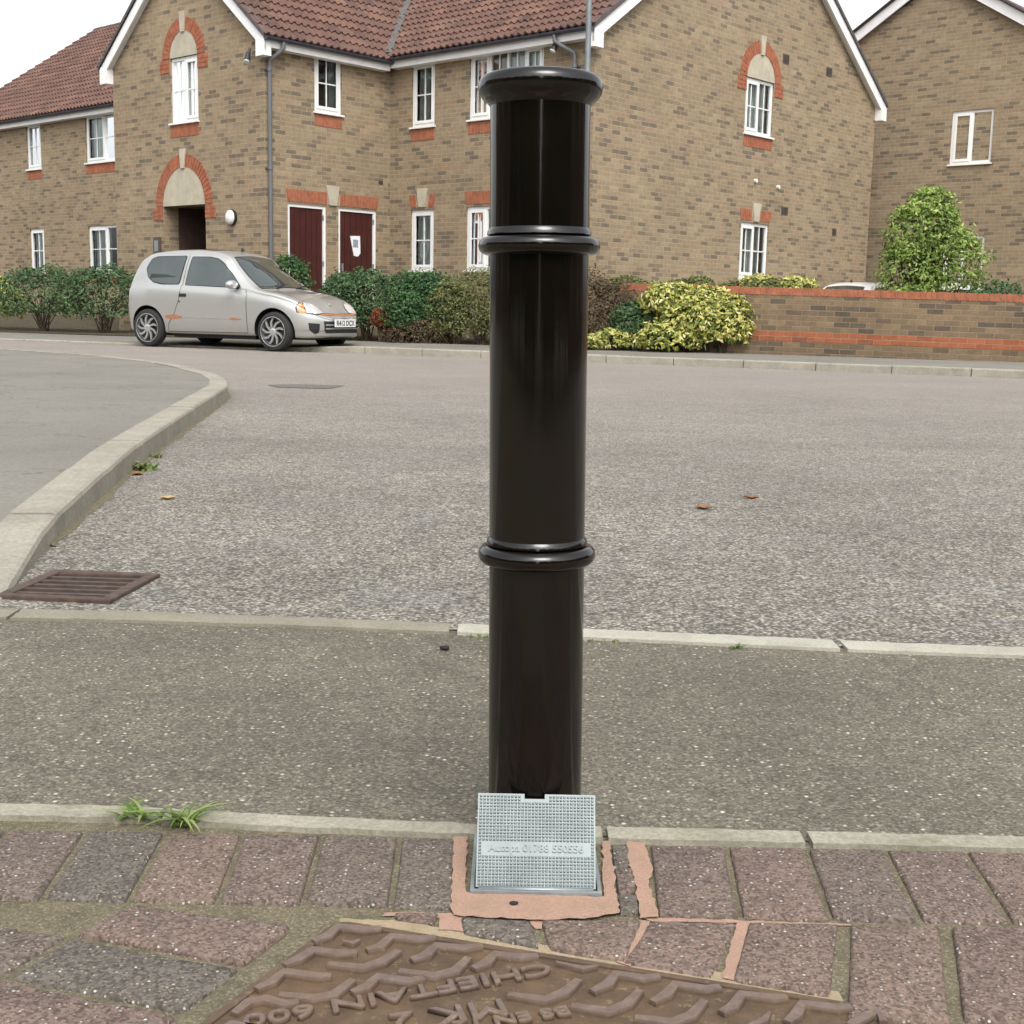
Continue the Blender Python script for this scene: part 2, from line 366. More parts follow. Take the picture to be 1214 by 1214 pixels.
def text_mesh(name, txt, size, extrude, mat, mw, parent=None, align='LEFT', offset=0.0, bev=0.0):
    cu = bpy.data.curves.new(name+'_curve', 'FONT'); cu.body = txt; cu.size = size; cu.extrude = extrude; cu.align_x = align
    cu.resolution_u = 3; cu.offset = offset; cu.bevel_depth = bev; cu.bevel_resolution = 0
    tmp = bpy.data.objects.new('tmp', cu); C.objects.link(tmp)
    dg = bpy.context.evaluated_depsgraph_get()
    me = bpy.data.meshes.new_from_object(tmp.evaluated_get(dg)); C.objects.unlink(tmp); bpy.data.objects.remove(tmp)
    me.transform(mw); me.name = name; me.materials.clear()
    return link(name, me, mat, parent)

# ------------------------------------------------------------------ SETTING: ground, road, footways, kerbs
def sheet(name, poly, z, mat):
    mb = MB(); mb.add([(x, y, z if not callable(z) else z(x, y)) for x, y in poly], [tuple(range(len(poly)))])
    o = mb.build(name, mat, fixn=False)
    if o.data.polygons[0].normal.z < 0: o.data.flip_normals()
    return struct(o)
sheet('ground', [(-150, -60), (150, -60), (150, 200), (-150, 200)], -.12, M['ground'])
KD = Vector((.913, -.408)); KP = Vector((-2.306, 18.8))                 # far kerb line
KN = Vector((.408, .913))
def strip(name, near, farp, z, mat):
    mb = MB(); n = len(near); mb.add([(x, y, z) for x, y in near]+[(x, y, z) for x, y in farp], [(i, i+1, n+i+1, n+i) for i in range(n-1)])
    o = mb.build(name, mat, fixn=False)
    if o.data.polygons[0].normal.z < 0: o.data.flip_normals()
    return struct(o)
def kp(s, off=0): p = KP+KD*s+KN*off; return (p.x, p.y)
RN = [(-40, 2.80), (-9, 2.80), (-.83, 2.80), (-.106, 2.745), (.80, 2.66), (2, 2.58), (9, 2.13), (40, 2.13)]
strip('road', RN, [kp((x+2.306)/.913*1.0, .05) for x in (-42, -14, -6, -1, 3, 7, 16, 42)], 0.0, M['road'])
strip('footway', [(-40, 1.725), (-9, 1.725), (-.5, 1.69), (-.05, 1.652), (.5, 1.648), (2, 1.627), (9, 1.52), (40, 1.5)], [(x, y+.015) for x, y in RN], -.003, M['foot'])
sheet('paving_bed', [(-40, -12), (40, -12), (40, 1.62), (9, 1.62), (.5, 1.66), (-.05, 1.665), (-.5, 1.70), (-9, 1.74), (-40, 1.74)], -.0055, M['bed'])

# kerb stones
def kerb_run(mb, path, zs, width, inward, stone=.915, gap=.011, depth=.12, ch=.016):
    """stones follow a polyline; inward is the side (+1 left of travel) the stone's body lies on"""
    pts = [Vector(p) for p in path]; L = [0]
    for a, b in zip(pts, pts[1:]): L.append(L[-1]+(b-a).length)
    def at(s):
        s = max(0, min(L[-1]-1e-6, s))
        for i in range(len(pts)-1):
            if L[i+1] >= s:
                t = (s-L[i])/(L[i+1]-L[i]); return pts[i].lerp(pts[i+1], t), (zs[i]*(1-t)+zs[i+1]*t)
    def nrm(s):
        a, _ = at(max(0, s-.05)); b, _ = at(min(L[-1], s+.05)); d = (b-a).normalized(); return Vector((-d.y, d.x))*inward
    s = 0
    while s < L[-1]-.05:
        e = min(L[-1], s+stone*(1+random.uniform(-.01, .01)))
        jz = random.uniform(-.003, .003); k = 4; rings = []
        for i in range(k+1):
            q = s+gap/2+(e-s-gap)*i/k; p, z = at(q); n = nrm(q); z += jz
            sec = [(0.0, z-depth), (0.0, z-ch), (ch*.35, z-ch*.3), (ch, z), (width, z), (width, z-depth)]
            rings.append([(p.x+n.x*a, p.y+n.y*a, b) for a, b in sec])
        vs = [v for r in rings for v in r]; m = 6; fs = []
        for i in range(k):
            for j in range(m): fs.append((i*m+j, i*m+(j+1) % m, (i+1)*m+(j+1) % m, (i+1)*m+j))
        fs.append(tuple(range(m))); fs.append(tuple(k*m+j for j in range(m)))
        mb.add(vs, fs); s = e
far = [kp(-30), kp(-16), kp(-4.5), kp(-1.6), kp(-.6), kp(0), kp(8), kp(30)]
farz = [.03, .03, .03, .03, .08, .10, .10, .10]
mb = MB(); kerb_run(mb, far, farz, .125, 1); struct(mb.build('kerb', M['kerb']))
# far footway strip behind the kerb, following its height
back = [(-30, 33), (-17, 27.2), (-7.2, 23.2), (-4.2, 22.0), (-2.67, 21.4), (-.47, 20.4), (5.2, 17.95), (26, 10.9)]
mb = MB()
fr = [kp(-30, .12), kp(-16, .12), kp(-4.5, .12), kp(-1.6, .12), kp(-.6, .12), kp(0, .12), kp(8, .12), kp(30, .12)]
bz = [.06, .06, .06, .08, .11, .11, .11, .11]
for i in range(7):
    mb.add([(*fr[i], farz[i]-.004), (*fr[i+1], farz[i+1]-.004), (*back[i+1], bz[i+1]), (*back[i], bz[i])], [(0, 1, 2, 3)])
struct(mb.build('far_footway', M['far_foot'], fixn=False))
# left corner footway with its raised kerb
isl = [(-1.15, 2.84), (-1.30, 3.6), (-1.54, 5.19), (-1.62, 5.81), (-1.76, 6.9), (-1.88, 7.95), (-1.98, 8.75), (-2.07, 9.45), (-2.22, 10.1), (-2.5, 10.95), (-3.05, 12.1), (-3.55, 13.0), (-4.3, 13.95), (-6, 15.4), (-9, 17.1), (-24, 23.8)]
iz = [.0, .07] + [.10]*14
mb = MB(); kerb_run(mb, isl, iz, .135, 1, stone=.92); struct(mb.build('corner_kerb', M['kerb']))
ins = []
for i, p in enumerate(isl):
    a = Vector(isl[max(0, i-1)]); b = Vector(isl[min(len(isl)-1, i+1)]); d = (b-a).normalized()
    ins.append((p[0]-d.y*.13, p[1]+d.x*.13))
mb = MB(); mb.add([(x, y, max(.002, z-.006)) for (x, y), z in zip(ins, iz)]+[(-40, 23.8, .094), (-40, 2.84, .002)], [tuple(range(len(ins)+2))])
o = mb.build('corner_footway', M['far_foot'], fixn=False)
if o.data.polygons[0].normal.z < 0: o.data.flip_normals()
struct(o)
# soil that has washed against the kerb foot
def soil_line(name, path, wd, seed, mat):
    mb = MB(); n = 0; rr = random.Random(seed)
    for (a, b) in zip(path, path[1:]):
        a = Vector(a); b = Vector(b); d = (b-a); L = d.length; d.normalize(); nn = Vector((-d.y, d.x)); k = max(2, int(L/.05))
        w0 = [wd*(.25+1.1*abs(noise.noise(Vector((a.x*3+i*.23, a.y, seed))))) for i in range(k+1)]
        for i in range(k):
            p = a.lerp(b, i/k); q = a.lerp(b, (i+1)/k)
            mb.add([(p.x+nn.x*.01, p.y+nn.y*.01, .012), (q.x+nn.x*.01, q.y+nn.y*.01, .012), (q.x-nn.x*w0[i+1], q.y-nn.y*w0[i+1], .0015), (p.x-nn.x*w0[i], p.y-nn.y*w0[i], .0015)], [(0, 1, 2, 3)])
    return struct(mb.build(name, mat))
soil_line('kerb_silt', isl[1:9], .035, 3, M['bed'])
# two flush concrete edging strips
def edging(name, pts_near, pts_far, mats, seams, z=.004):
    """long flush edging: pieces between seams, slightly ragged"""
    rr = random.Random(len(name))
    def iy(P, x):
        for (a, b) in zip(P, P[1:]):
            if a[0] <= x <= b[0]: return a[1]+(b[1]-a[1])*(x-a[0])/(b[0]-a[0])
        return P[0][1] if x < P[0][0] else P[-1][1]
    objs = []
    for mi, segs in mats:
        mb = MB()
        for (x0, x1) in segs:
            n = max(3, int((x1-x0)/.02)); ed = []
            for side in (0, 1):
                row = []
                for i in range(n+1):
                    x = x0+(x1-x0)*i/n
                    jag = .0035*noise.noise(Vector((x*45, side*9, 1)))+.002*noise.noise(Vector((x*140, side*5, 4)))
                    row.append((x, iy(pts_far if side else pts_near, x)+jag, z+.0012*noise.noise(Vector((x*20, side, 7)))))
                ed.append(row)
            vs = ed[0]+ed[1]; fs = [(i, i+1, n+2+i, n+1+i) for i in range(n)]
            k = len(vs); vs += [(a, b, c-.03) for a, b, c in vs]
            fs += [(i, i+1, k+i+1, k+i) for i in range(n)]+[(n+1+i, n+2+i, k+n+2+i, k+n+1+i) for i in range(n)]
            fs += [(0, n+1, k+n+1, k), (n, 2*n+1, k+2*n+1, k+n)]
            mb.add(vs, fs)
        objs.append(struct(mb.build(name, mi)))
    return objs
edging('edging_strip', [(-9, 2.76), (-.83, 2.758), (-.46, 2.742), (-.106, 2.708), (.163, 2.69), (.49, 2.655), (.80, 2.625), (9, 2.1)],
       [(-9, 2.85), (-.85, 2.84), (-.476, 2.815), (-.11, 2.785), (.167, 2.762), (.50, 2.73), (.82, 2.695), (9, 2.17)],
       [(M['edging2'], [(-.112, .688), (.704, 1.62), (1.632, 2.54)]), (M['edging_dull'], [(-2.0, -1.095), (-1.085, -.13), (-2.92, -2.01)])], None)
edging('edging_course', [(-9, 1.70), (-.507, 1.665), (-.28, 1.646), (-.044, 1.634), (.134, 1.629), (.335, 1.628), (.513, 1.626), (9, 1.50)],
       [(-9, 1.742), (-.519, 1.706), (-.286, 1.684), (-.045, 1.669), (.137, 1.668), (.342, 1.667), (.525, 1.665), (9, 1.54)],
       [(M['edging'], [(-2.35, -1.43), (-1.42, -.47), (-.462, .128), (.136, .395), (.405, 1.31), (1.32, 2.2)])], None, z=.003)

# block pavers, each its own bevelled block in one paving sheet
pav = []
def quad(p0, p1, p2, p3): pav.append([p0, p1, p2, p3])
JG = 1
jt = [(-.985, -.957), (-.868, -.846), (-.758, -.742), (-.655, -.642), (-.552, -.540), (-.447, -.438), (-.345, -.3345), (-.242, -.235), (-.139, -.132)]
g = .0032
for (a, a2), (b, b2) in zip(jt, jt[1:]): quad((a+g, 1.629), (b-g, 1.630), (b2-g, 1.429), (a2+g, 1.432))
quad((-.139+g, 1.630), (-.066, 1.629), (-.060, 1.427), (-.132+g, 1.428))
jr = [(.187, .176), (.290, .2745), (.394, .379), (.498, .483), (.603, .588), (.708, .692), (.812, .797), (.917, .902)]
for (a, a2), (b, b2) in zip(jr, jr[1:]): quad((a+g, 1.621), (b-g, 1.621), (b2-g, 1.418), (a2+g, 1.420))
quad((.138, 1.621), (.161, 1.621), (.160, 1.555), (.137, 1.553)); quad((.137, 1.547), (.160, 1.548), (.160, 1.478), (.136, 1.474))
quad((.136, 1.468), (.159, 1.470), (.158, 1.424), (.134, 1.420))
# cut row beside the cover, right
tl, tr = Vector((-.189, 1.392)), Vector((.395, 1.222))       # cover top corners
def edge_y(x, off=.012): return tl.y+(tr.y-tl.y)*(x-tl.x)/(tr.x-tl.x)+off
for (a, b) in ((.168, .273), (.281, .389), (.399, .505), (.515, .62), (.63, .735), (.745, .85)):
    sh = -.052*(1.41-edge_y(a))/.12
    yb0, yb1 = (edge_y(a-.03), edge_y(b-.04)) if a < .39 else (1.205, 1.20)
    quad((a, 1.409), (b-.004, 1.408), (b-.052 if a < .39 else b-.06, yb1), (a-.04 if a < .39 else a-.055, yb0))
quad((.042, 1.403), (.159, 1.407), (.132, edge_y(.132)), (.050, edge_y(.05)))
quad((-.052, 1.404), (.032, 1.398), (.040, edge_y(.04)), (-.044, edge_y(-.044, .018)))
quad((-.128, 1.412), (-.074, 1.414), (-.078, 1.388), (-.122, 1.398))
quad((-.17, 1.17), (-.16, 1.16), (-.15, 1.15), (-.15, 1.16))
pav.pop()
# blocks abutting the cover's left side
dL_ = Vector((-.42, -.907)).normalized(); dA = Vector((-.955, .225)).normalized()*-1
for k in range(9):
    c0 = Vector((-.236, 1.372))+Vector((-.0395, -.0915))*k*1.03
    ax = Vector((-.952, .290)).normalized()
    for j in range(4):
        p = c0+ax*(j*.213)+(Vector((0, 0)))
        q = c0+ax*(j*.213+.205)
        dn = Vector((-.037, -.086))
        if p.y > 1.45 and q.y > 1.45: continue
        P = [p, q, q+dn, p+dn]
        P = [(v.x, min(v.y, 1.418)) for v in P]
        if P[1][1] - P[2][1] < .02: continue
        quad(*P)
# nearer and farther-out pavers that fill the rest of the paved strip
for row in range(7):
    y1 = 1.19-row*.207
    for i in range(10):
        x0 = .44+i*.105; quad((x0, y1), (x0+.098, y1), (x0+.094, y1-.2), (x0-.004, y1-.2))
for i in range(14):
    a = .917+i*.105; quad((a+g, 1.62), (a+.105-g, 1.62), (a+.09-g, 1.417), (a-.015+g, 1.42)); quad((a-.07, 1.408), (a+.03, 1.408), (a+.01, 1.202), (a-.09, 1.204))
    b = -.985-i*.105; quad((b-.105+g, 1.629), (b-g, 1.629), (b+.028-g, 1.432), (b-.077+g, 1.432))
mbp = bmesh.new(); tones = []
tl_ = mbp.faces.layers.float.new('tone')
fixed = {}
for qi, q in enumerate(pav):
    rr = random.Random(qi*13+5); tone = .1+.9*rr.random(); zt = rr.uniform(-.0015, .0015)
    cx = sum(p[0] for p in q)/4; cy = sum(p[1] for p in q)/4
    # perimeter with small irregularities
    per = []
    for i in range(4):
        a = Vector(q[i]); b = Vector(q[(i+1) % 4]); n = max(2, int((b-a).length/.012))
        for k in range(n):
            p = a.lerp(b, k/n); inw = Vector((cx, cy))-p
            jag = .0015*noise.noise(Vector((p.x*60, p.y*60, qi)))+ (.0028 if k == 0 else 0)*rr.uniform(.3, 1)
            p = p+inw.normalized()*(abs(jag)+.0003)
            per.append(p)
    n = len(per)
    rings = [[(p.x, p.y, -.035) for p in per], [(p.x, p.y, -.0050+zt) for p in per]]
    for ins_, zz in ((.0022, -.0014), (.0055, 0.0)):
        rings.append([(p.x+(cx-p.x)*ins_/max(.03, (Vector((cx, cy))-p).length), p.y+(cy-p.y)*ins_/max(.03, (Vector((cx, cy))-p).length), zz+zt+.0004*noise.noise(Vector((p.x*90, p.y*90, 3)))) for p in per])
    vv = [[mbp.verts.new(c) for c in r] for r in rings]
    for r1, r2 in zip(vv, vv[1:]):
        for i in range(n):
            f = mbp.faces.new((r1[i], r1[(i+1) % n], r2[(i+1) % n], r2[i])); f[tl_] = tone
    f = mbp.faces.new(vv[-1]); f[tl_] = tone
bmesh.ops.recalc_face_normals(mbp, faces=mbp.faces)
me = bpy.data.meshes.new('block_paving'); mbp.to_mesh(me); mbp.free()
o = link('block_paving', me, M['paver']); me.polygons.foreach_set('use_smooth', [True]*len(me.polygons)); me.set_sharp_from_angle(angle=.9); struct(o)

# pink mortar haunch round the socket and pointing between the pavers
def blob_sheet(polys, z, name, mat, jag=.0042):
    mb = MB()
    for poly in polys:
        per = []
        for i in range(len(poly)):
            a = Vector(poly[i]); b = Vector(poly[(i+1) % len(poly)]); n = max(1, int((b-a).length/.008))
            for k in range(n):
                p = a.lerp(b, k/n); per.append((p.x+jag*noise.noise(Vector((p.x*80, p.y*80, 1))), p.y+jag*noise.noise(Vector((p.x*80, p.y*80, 9)))))
        # triangulated with height variation
        vs, _, fs, *_r = delaunay_2d_cdt([Vector(p) for p in per]+[Vector((x, y)) for x in np.arange(min(p[0] for p in per), max(p[0] for p in per), .009) for y in np.arange(min(p[1] for p in per), max(p[1] for p in per), .009)],
                                      [], [list(range(len(per)))], 2, 1e-6)
        mb.add([(v.x, v.y, z+.0011*noise.noise(Vector((v.x*70, v.y*70, 2)))) for v in vs], fs)
    return struct(mb.build(name, mat, fixn=True, smooth=True))
blob_sheet([[(-.068, 1.634), (-.050, 1.634), (-.047, 1.468), (.118, 1.463), (.128, 1.628), (.137, 1.628), (.134, 1.42), (.10, 1.408), (.04, 1.400), (-.055, 1.408), (-.062, 1.425)],
            [(.160, 1.628), (.184, 1.626), (.186, 1.55), (.176, 1.50), (.179, 1.415), (.157, 1.41), (.159, 1.50), (.158, 1.57)]], -.0005, 'mortar_haunch', M['pink'])
blob_sheet([[(.157, 1.418), (.30, 1.415), (.30, 1.409), (.17, 1.408)],
            [(.157, 1.412), (.168, 1.409), (.136, 1.305), (.122, 1.312)], [(.269, 1.410), (.283, 1.409), (.247, 1.278), (.231, 1.283)],
            [(-.135, 1.420), (-.06, 1.418), (-.055, 1.405), (-.14, 1.408)], [(-.075, 1.418), (-.045, 1.415), (-.045, 1.375), (-.072, 1.378)],
            [(.030, 1.406), (.046, 1.406), (.042, 1.385), (.036, 1.385)], [(.29, 1.414), (.40, 1.412), (.40, 1.4085), (.29, 1.409)]], -.0035, 'mortar_pointing', M['pink'], jag=.003)
blob_sheet([[(-.187, 1.403), (-.12, 1.400), (.0, 1.364), (.2, 1.306), (.35, 1.262), (.35, 1.236), (.2, 1.281), (0, 1.339), (-.187, 1.392)]], -.0048, 'mortar_fillet', bed_mat('pinkish_sand_mortar', (.34, .26, .17), (.46, .37, .26), (.28, .25, .14), .003, .3), jag=.004)
# worn repair in the road
o = sheet('road_patch', [(-2.10, 11.1), (-1.95, 10.78), (-1.52, 10.76), (-1.46, 11.22), (-1.9, 11.28)], .004, plain('dark_iron_patch', (.12, .115, .105), .8, nscale=30, amt=.4, bumpd=.004))
# garden soil rising to the houses, and the parking court behind the garden wall
mb = MB(); mb.add([(-30, 33.2, .05), (-17, 27.25, .05), (-7.2, 23.25, .07), (-4.2, 22.05, .08), (-2.67, 21.42, .10), (-.47, 20.42, .11), (2.0, 19.5, .11), (2.0, 24, .3), (-5, 26, .3), (-9, 30, .3), (-24, 45, .3)], [tuple(range(11))])
o = mb.build('garden_soil', M['soil'], fixn=False)
if o.data.polygons[0].normal.z < 0: o.data.flip_normals()
struct(o)
sheet('parking_court', [(1.0, 19.8), (6, 18.2), (30, 10.6), (34, 50), (0, 50)], -.06, M['far_foot'])

# ------------------------------------------------------------------ BRICK HOUSE
TH = math.radians(41.8); HROT = math.atan2(math.cos(TH), math.sin(TH)); K1 = (-4.292, 22.635, 0)
def house_faces(u_c, v_d):
    FA = lambda a, d, z: (-d, a, z)                 # gable wing front (a along +v)
    FB = lambda a, d, z: (a, -d, z)                 # wing side (a along +u)
    FC = lambda a, d, z: (u_c-d, -a, z)             # main front, a along -v
    FD = lambda a, d, z: (u_c+a, -v_d-d, z)         # main gable end
    return FA, FB, FC, FD
FA, FB, FC, FD = house_faces(2.87, 4.76)
house = empty('brick_house', K1, HROT, 'two storey buff brick house with arched gable windows, dark doors and red tiled roof', 'house')
ZB, ZE, ZG = .0, 5.12, .3

def wall_face(mb, F, a0, a1, z0, z1, holes, depth=.13, gable=None):
    """rectangular wall with rectangular holes; gable=(apex_a, apex_z) adds the triangle"""
    As = sorted(set([a0, a1]+[h[0] for h in holes]+[h[1] for h in holes])); Zs = sorted(set([z0, z1]+[h[2] for h in holes]+[h[3] for h in holes]))
    for i in range(len(As)-1):
        for j in range(len(Zs)-1):
            ca, cz = (As[i]+As[i+1])/2, (Zs[j]+Zs[j+1])/2
            if any(h[0] < ca < h[1] and h[2] < cz < h[3] for h in holes): continue
            mb.add([F(As[i], 0, Zs[j]), F(As[i+1], 0, Zs[j]), F(As[i+1], 0, Zs[j+1]), F(As[i], 0, Zs[j+1])], [(0, 1, 2, 3)])
    for h in holes:
        dd = -(h[4] if len(h) > 4 else depth)
        for (x0, y0, x1, y1) in ((h[0], h[2], h[0], h[3]), (h[1], h[2], h[1], h[3]), (h[0], h[2], h[1], h[2]), (h[0], h[3], h[1], h[3])):
            mb.add([F(x0, 0, y0), F(x1, 0, y1), F(x1, dd, y1), F(x0, dd, y0)], [(0, 1, 2, 3)])
    if gable:
        mb.add([F(a0, 0, z1), F(a1, 0, z1), F(gable[0], 0, gable[1])], [(0, 1, 2)])

def window(par, F, a0, a1, z0, z1, lights, d=-.035, sill=True, curtains=(), bar_z=.5, name='window', label=None):
    """lights: list of (fraction width, opening?)"""
    fr = .058; mb = MB(); T = .055
    mb.box(a0, a1, d-T, d, z0, z0+fr, F).box(a0, a1, d-T, d, z1-fr, z1, F)
    mb.box(a0, a0+fr, d-T, d, z0+fr, z1-fr, F).box(a1-fr, a1, d-T, d, z0+fr, z1-fr, F)
    W = a1-a0-2*fr; x = a0+fr; tot = sum(l[0] for l in lights); panes = []
    for i, (wf, op) in enumerate(lights):
        x1 = x+W*wf/tot
        if i < len(lights)-1: mb.box(x1-.022, x1+.022, d-T, d, z0+fr, z1-fr, F)
        xa = x+(.022 if i else 0); xb = x1-(.022 if i < len(lights)-1 else 0); za, zb = z0+fr, z1-fr
        if op:
            s = .05; e = .014
            mb.box(xa, xb, d, d+e, za, za+s, F).box(xa, xb, d, d+e, zb-s, zb, F).box(xa, xa+s, d, d+e, za+s, zb-s, F).box(xb-s, xb, d, d+e, za+s, zb-s, F)
            xa += s-.004; xb -= s-.004; za += s-.004; zb -= s-.004
        panes.append((xa, xb, za, zb)); xm = (xa+xb)/2; zm = za+(zb-za)*bar_z
        mb.box(xm-.010, xm+.010, d-.028, d-.012, za, zb, F); mb.box(xa, xm-.010, d-.028, d-.012, zm-.010, zm+.010, F); mb.box(xm+.010, xb, d-.028, d-.012, zm-.010, zm+.010, F)
        x = x1
    wo_ = mb.build(name, M['upvc'], par)
    if label: wo_['label'] = label
    pm = MB()
    for (xa, xb, za, zb) in panes: pm.add([F(xa, d-.034, za), F(xb, d-.034, za), F(xb, d-.034, zb), F(xa, d-.034, zb)], [(0, 1, 2, 3)])
    pm.build('pane', M['pane'], wo_)
    for (c0, c1, cm) in curtains:
        n = max(6, int((c1-c0)*(a1-a0)/.012)); cb = MB(); vs = []
        ph = random.uniform(0, 6)
        for i in range(n+1):
            t = a0+(a1-a0)*(c0+(c1-c0)*i/n); dd = d-.13+.016*math.sin(t*75+ph)+.008*math.sin(t*131+ph)
            vs += [F(t, dd, z0+.02), F(t, dd, z1-.02)]
        cb.add(vs, [(2*i, 2*i+2, 2*i+3, 2*i+1) for i in range(n)])
        cb.build('curtain', M[cm], wo_, smooth=True, fixn=False)
    if sill:
        MB().box(a0-.03, a1+.03, d+.001, .045, z0-.035, z0-.003, F).build('sill', M['upvc'], wo_, bevel=.005)
    return wo_
def soldier(par, F, a0, a1, z0, z1, splay=0.0, keys=(), name='lintel', mat='voussoir'):
    """red bricks on end; splay widens the top; keys are (a, halfwidth) gaps for keystones"""
    mb = MB(); n = int(round((a1-a0)/.075)); cen = (a0+a1)/2; wbr = (a1-a0)/n
    top = lambda a: cen+(a-cen)*(1+2*splay/(a1-a0))
    mo = MB().add([F(a0, .003, z0), F(a1, .003, z0), F(top(a1), .003, z1), F(top(a0), .003, z1)], [(0, 1, 2, 3)])
    for i in range(n):
        x0 = a0+i*wbr+.005; x1 = a0+(i+1)*wbr-.005
        if any(abs((x0+x1)/2-k[0]) < k[1] for k in keys): continue
        e = random.uniform(.007, .010)
        mb.add([F(x0, .0, z0), F(x1, .0, z0), F(top(x1), 0, z1), F(top(x0), 0, z1), F(x0, e, z0), F(x1, e, z0), F(top(x1), e, z1), F(top(x0), e, z1)],
               [(4, 5, 6, 7), (0, 1, 5, 4), (1, 2, 6, 5), (2, 3, 7, 6), (3, 0, 4, 7)])
    if keys:
        kk = sum(1 for i in range(n) if a0+(i+.5)*wbr < keys[0][0]-keys[0][1] + 1e-9)
        a_, b_ = MB(), MB(); h_ = kk*8
        a_.v = mb.v[:h_]; a_.f = [f for f in mb.f if max(f) < h_]; b_.v = mb.v[h_:]; b_.f = [tuple(i-h_ for i in f) for f in mb.f if min(f) >= h_]
        o = a_.build(name, M[mat], par); b_.build(name, M[mat], par)
    else: o = mb.build(name, M[mat], par)
    mo.build('mortar_joint', M['mortar'], o, fixn=False)
    return o
def keystone(par, F, a, z0, z1, w0, w1, d=.03):
    MB().add([F(a-w0, 0, z0), F(a+w0, 0, z0), F(a+w1, 0, z1), F(a-w1, 0, z1), F(a-w0, d, z0), F(a+w0, d, z0), F(a+w1, d, z1), F(a-w1, d, z1)],
             [(4, 5, 6, 7), (0, 1, 5, 4), (1, 2, 6, 5), (2, 3, 7, 6), (3, 0, 4, 7)]).build('keystone', M['stone'], par, bevel=.006)
def arch(par, F, ca, z0, r, ring=.225, rise=1.0, spr=.17, label=None):
    # cream infill
    n = 24; pts = [(ca+r*math.cos(PI*i/n), z0+r*rise*math.sin(PI*i/n)) for i in range(n+1)]
    mb = MB(); mb.add([F(x, .006, z) for x, z in pts]+[F(x, -.05, z) for x, z in pts], [tuple(range(n+1)), (0, n, 2*n+1, n+1)])
    inf = mb.build('arch_infill', M['stone'], par, fixn=False)
    ao2 = MB(); ao1 = MB(); mo = MB(); k = int(round(PI*(r+ring*.5)/.078)); ro = r+ring
    for i in range(k):
        t0 = PI*i/k+.007; t1 = PI*(i+1)/k-.007
        if abs((t0+t1)/2-PI/2) < .075/ (r+.1)*1.0: continue
        e = random.uniform(.012, .016); q = []
        for rr_, t in ((r, t0), (ro, t0*1), (ro, t1), (r, t1)): q.append((ca+rr_*math.cos(t), z0+rr_*rise*math.sin(t) if rr_ == r else z0+(r*rise+ring)*math.sin(t)))
        (ao1 if (t0+t1)/2 < PI/2 else ao2).add([F(x, 0, z) for x, z in q]+[F(x, e, z) for x, z in q], [(4, 5, 6, 7), (0, 1, 5, 4), (1, 2, 6, 5), (2, 3, 7, 6), (3, 0, 4, 7)])
    m = 24
    for i in range(m):
        t0, t1 = PI*i/m, PI*(i+1)/m
        mo.add([F(ca+r*math.cos(t0), .004, z0+r*rise*math.sin(t0)), F(ca+ro*math.cos(t0), .004, z0+(r*rise+ring)*math.sin(t0)), F(ca+ro*math.cos(t1), .004, z0+(r*rise+ring)*math.sin(t1)), F(ca+r*math.cos(t1), .004, z0+r*rise*math.sin(t1))], [(0, 1, 2, 3)])
    for sg in (-1, 1):                                    # springer blocks
        for j in range(3):
            za = z0-.02-j*.077
            xs = sorted((ca+sg*(r+.002), ca+sg*(ro+.09)))
            if j % 2 == 0: cuts = [xs[0], (xs[0]+xs[1])/2, xs[1]]
            else: cuts = [xs[0], xs[0]+(xs[1]-xs[0])*.28, xs[0]+(xs[1]-xs[0])*.75, xs[1]]
            for c0, c1 in zip(cuts, cuts[1:]): (ao1 if sg > 0 else ao2).box(c0+.004, c1-.004, 0, .016, za-.068, za, F)
        mo.box(min(ca+sg*r, ca+sg*(ro+.088)), max(ca+sg*r, ca+sg*(ro+.088)), 0, .006, z0-.25, z0-.015, F)
    a = ao1.build('arch_ring', M['voussoir'], par); ao2.build('arch_ring', M['voussoir'], par); mo.build('mortar_joint', M['mortar'], a)
    keystone(par, F, ca, z0+r*rise-.03, z0+r*rise+ring+.09, .055, .085, .035)

# holes
hA = [(1.885, 2.735, 3.87, 5.0), (1.72, 3.04, ZG, 2.41, .32)]
hB = [(1.08, 1.70, 4.0, 5.0), (.48, 1.34, ZG, 2.40), (1.62, 2.53, ZG, 2.40)]
hC = [(.56, 1.15, 3.88, 4.99), (2.0, 3.69, 3.9, 5.0), (.56, 1.16, 1.33, 2.42), (1.97, 3.69, 1.33, 2.43)]
hD = [(4.48, 5.46, 3.99, 4.99), (4.52, 5.52, 1.34, 2.37)]
mb = MB()
wall_face(mb, FA, 0, 4.65, ZB, ZE, hA, gable=(2.325, 7.05))
wall_face(mb, FB, 0, 2.87, ZB, ZE, hB)
FB2 = lambda a, d, z: (a, 4.65+d, z)
wall_face(mb, FB2, 0, 2.87, ZB, ZE, [])
wall_face(mb, FC, 0, 4.76, ZB, ZE, hC)
hC2 = [(-7.9, -7.2, 3.88, 4.99), (-10.6, -9.0, 3.88, 4.99), (-13.4, -12.7, 3.88, 4.99), (-10.6, -9.0, 1.33, 2.42), (-13.4, -12.7, 1.33, 2.42)]
wall_face(mb, FC, -18, -4.65, ZB, ZE, hC2)
wall_face(mb, FD, 0, 9.6, ZB, ZE, hD, gable=(4.8, 8.38))
mb.add([(12.47, -4.76, ZB), (12.47, 18, ZB), (12.47, 18, ZE), (12.47, -4.76, ZE)], [(0, 1, 2, 3)])
mb.add([(2.87, 18, ZB), (12.47, 18, ZB), (12.47, 18, ZE), (7.67, 18, 8.38), (2.87, 18, ZE)], [(0, 1, 2, 3, 4)])
wl = mb.build('wall', M['brick'], house, fixn=False)
